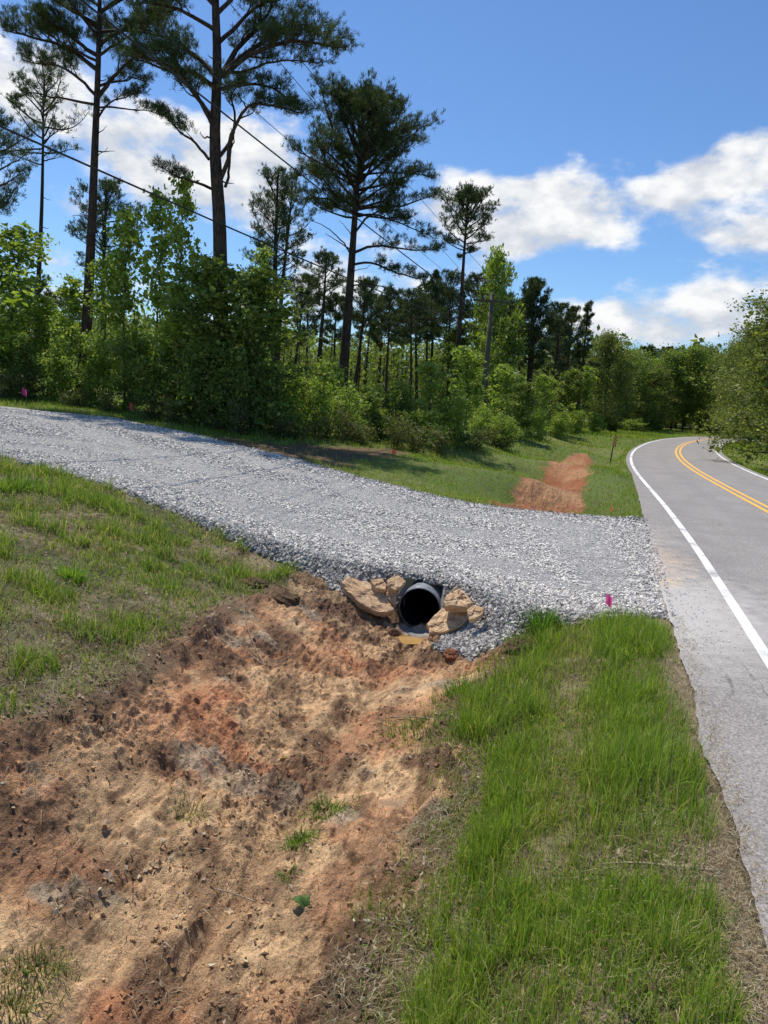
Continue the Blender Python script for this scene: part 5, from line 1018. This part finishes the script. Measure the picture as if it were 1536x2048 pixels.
tc = wn('ShaderNodeTexCoord'); sp = wn('ShaderNodeSeparateXYZ'); nt.links.new(tc.outputs['Generated'], sp.inputs[0])
azm = wm('ARCTAN2', sp.outputs[0], sp.outputs[1]); elv = wm('ARCSINE', sp.outputs[2])
cb = wn('ShaderNodeCombineXYZ'); nt.links.new(azm, cb.inputs[0]); nt.links.new(elv, cb.inputs[1])
def dirang(px, py):
    d = ray(px, py); d = d/np.linalg.norm(d); return math.atan2(d[0], d[1]), math.asin(d[2])
CL = [(60,110,150,90,1),(30,190,120,80,.9),(230,270,150,90,.9),(400,300,200,110,1.15),(540,330,130,110,1.1),(330,380,140,60,.9),(520,440,120,60,.8),(140,405,60,35,.7),(110,520,90,45,.9),
      (930,400,110,60,1.05),(1050,420,120,80,1.2),(1150,385,95,60,1.1),(1000,470,130,60,1.0),(1320,385,100,45,1.0),(1420,335,130,50,1.15),(1520,320,90,60,1.15),(1215,475,80,32,.8),
      (1440,445,110,45,.95),(1510,480,90,50,.95),(1340,535,40,14,.5),(1290,655,170,60,1.15),(1430,620,150,60,1.2),(1530,600,110,60,1.2),(1140,640,90,50,.8),(1130,592,45,14,.45),
      (760,590,160,90,.85),(640,560,120,90,.9),(560,620,120,80,.8),(300,620,220,70,.8),(60,620,160,60,.7),(900,560,120,60,.6),(760,470,120,60,.6),(-250,350,250,150,1),(2100,450,300,120,1),(2300,250,200,80,1)]
dens = None
warp = wn('ShaderNodeTexNoise'); warp.inputs['Scale'].default_value = 9; warp.inputs['Detail'].default_value = 3
ms = wn('ShaderNodeMapping'); ms.inputs['Scale'].default_value = (1, 1.5, 1); nt.links.new(cb.outputs[0], ms.inputs[0]); nt.links.new(ms.outputs[0], warp.inputs[0])
wv = wn('ShaderNodeVectorMath', operation='MULTIPLY_ADD'); nt.links.new(warp.outputs['Color'], wv.inputs[0]); wv.inputs[1].default_value = (.07, .035, 0); nt.links.new(cb.outputs[0], wv.inputs[2])
lows = None
for q_, (px, py, rx, ry, am) in enumerate(CL):
    if q_ < 9 or 25 <= q_ <= 31: rx, ry, am = rx*.85, ry*.85, am*.9
    elif 9 <= q_ <= 24: rx, ry, am = rx*1.02, ry*.95, am*.98
    a_, e_ = dirang(px, py)
    s1 = wn('ShaderNodeVectorMath', operation='SUBTRACT'); nt.links.new(wv.outputs[0], s1.inputs[0]); s1.inputs[1].default_value = (a_+.035, e_+.0175, 0)
    s2 = wn('ShaderNodeVectorMath', operation='MULTIPLY'); nt.links.new(s1.outputs[0], s2.inputs[0]); s2.inputs[1].default_value = (F/rx*1.06, F/ry*1.1, 0)
    s3 = wn('ShaderNodeVectorMath', operation='DOT_PRODUCT'); nt.links.new(s2.outputs[0], s3.inputs[0]); nt.links.new(s2.outputs[0], s3.inputs[1])
    gq = wm('MULTIPLY', wm('EXPONENT', wm('MULTIPLY', s3.outputs['Value'], -1.15)), am)
    dens = gq if dens is None else wm('ADD', dens, gq)
    s4 = wn('ShaderNodeSeparateXYZ'); nt.links.new(s2.outputs[0], s4.inputs[0])
    lo = wm('MULTIPLY', gq, s4.outputs[1]); lows = lo if lows is None else wm('ADD', lows, lo)
def cn(scale, det, off=(0, 0, 0), rough=.58):
    m_ = wn('ShaderNodeMapping'); m_.inputs['Scale'].default_value = (1, 1.7, 1); m_.inputs['Location'].default_value = off; nt.links.new(cb.outputs[0], m_.inputs[0])
    n_ = wn('ShaderNodeTexNoise'); n_.inputs['Scale'].default_value = scale; n_.inputs['Detail'].default_value = det; n_.inputs['Roughness'].default_value = rough; nt.links.new(m_.outputs[0], n_.inputs[0]); return n_.outputs[0]
n1 = cn(13, 9)
cov = wm('ADD', wm('MINIMUM', dens, 1.25), wm('MULTIPLY', wm('SUBTRACT', n1, .5), 2.7))
mr = wn('ShaderNodeMapRange', interpolation_type='SMOOTHSTEP'); nt.links.new(cov, mr.inputs[0]); mr.inputs[1].default_value = .46; mr.inputs[2].default_value = 1.28
n2 = cn(16, 7, (.012, -.03, 0), .55)
lit = wm('ADD', wm('MULTIPLY', wm('SUBTRACT', n1, n2), 2.4), wm('MULTIPLY', lows, .22))
mr2 = wn('ShaderNodeMapRange'); nt.links.new(lit, mr2.inputs[0]); mr2.inputs[1].default_value = -.35; mr2.inputs[2].default_value = .35
cc = wn('ShaderNodeMix', data_type='RGBA'); nt.links.new(mr2.outputs[0], cc.inputs[0]); cc.inputs[6].default_value = (5.6, 6.0, 6.7, 1); cc.inputs[7].default_value = (8.7, 8.75, 8.8, 1)
# sky tint
tn = wn('ShaderNodeMix', data_type='RGBA', blend_type='MULTIPLY'); tn.inputs[0].default_value = 1; nt.links.new(sky.outputs[0], tn.inputs[6]); tn.inputs[7].default_value = (.72, .95, 1.22, 1)
mx = wn('ShaderNodeMix', data_type='RGBA'); nt.links.new(mr.outputs[0], mx.inputs[0]); nt.links.new(tn.outputs[2], mx.inputs[6]); nt.links.new(cc.outputs[2], mx.inputs[7])
bg = wn('ShaderNodeBackground'); bg.inputs[1].default_value = .112; nt.links.new(mx.outputs[2], bg.inputs[0]); wo = wn('ShaderNodeOutputWorld'); nt.links.new(bg.outputs[0], wo.inputs[0])
W.cycles.sampling_method = 'MANUAL'; W.cycles.sample_map_resolution = 512
SC.view_settings.view_transform = 'Standard'; SC.view_settings.look = 'None'; SC.view_settings.exposure = 0; SC.view_settings.gamma = 1
SC.cycles.max_bounces = 6; SC.cycles.transparent_max_bounces = 4; SC.cycles.use_adaptive_sampling = True
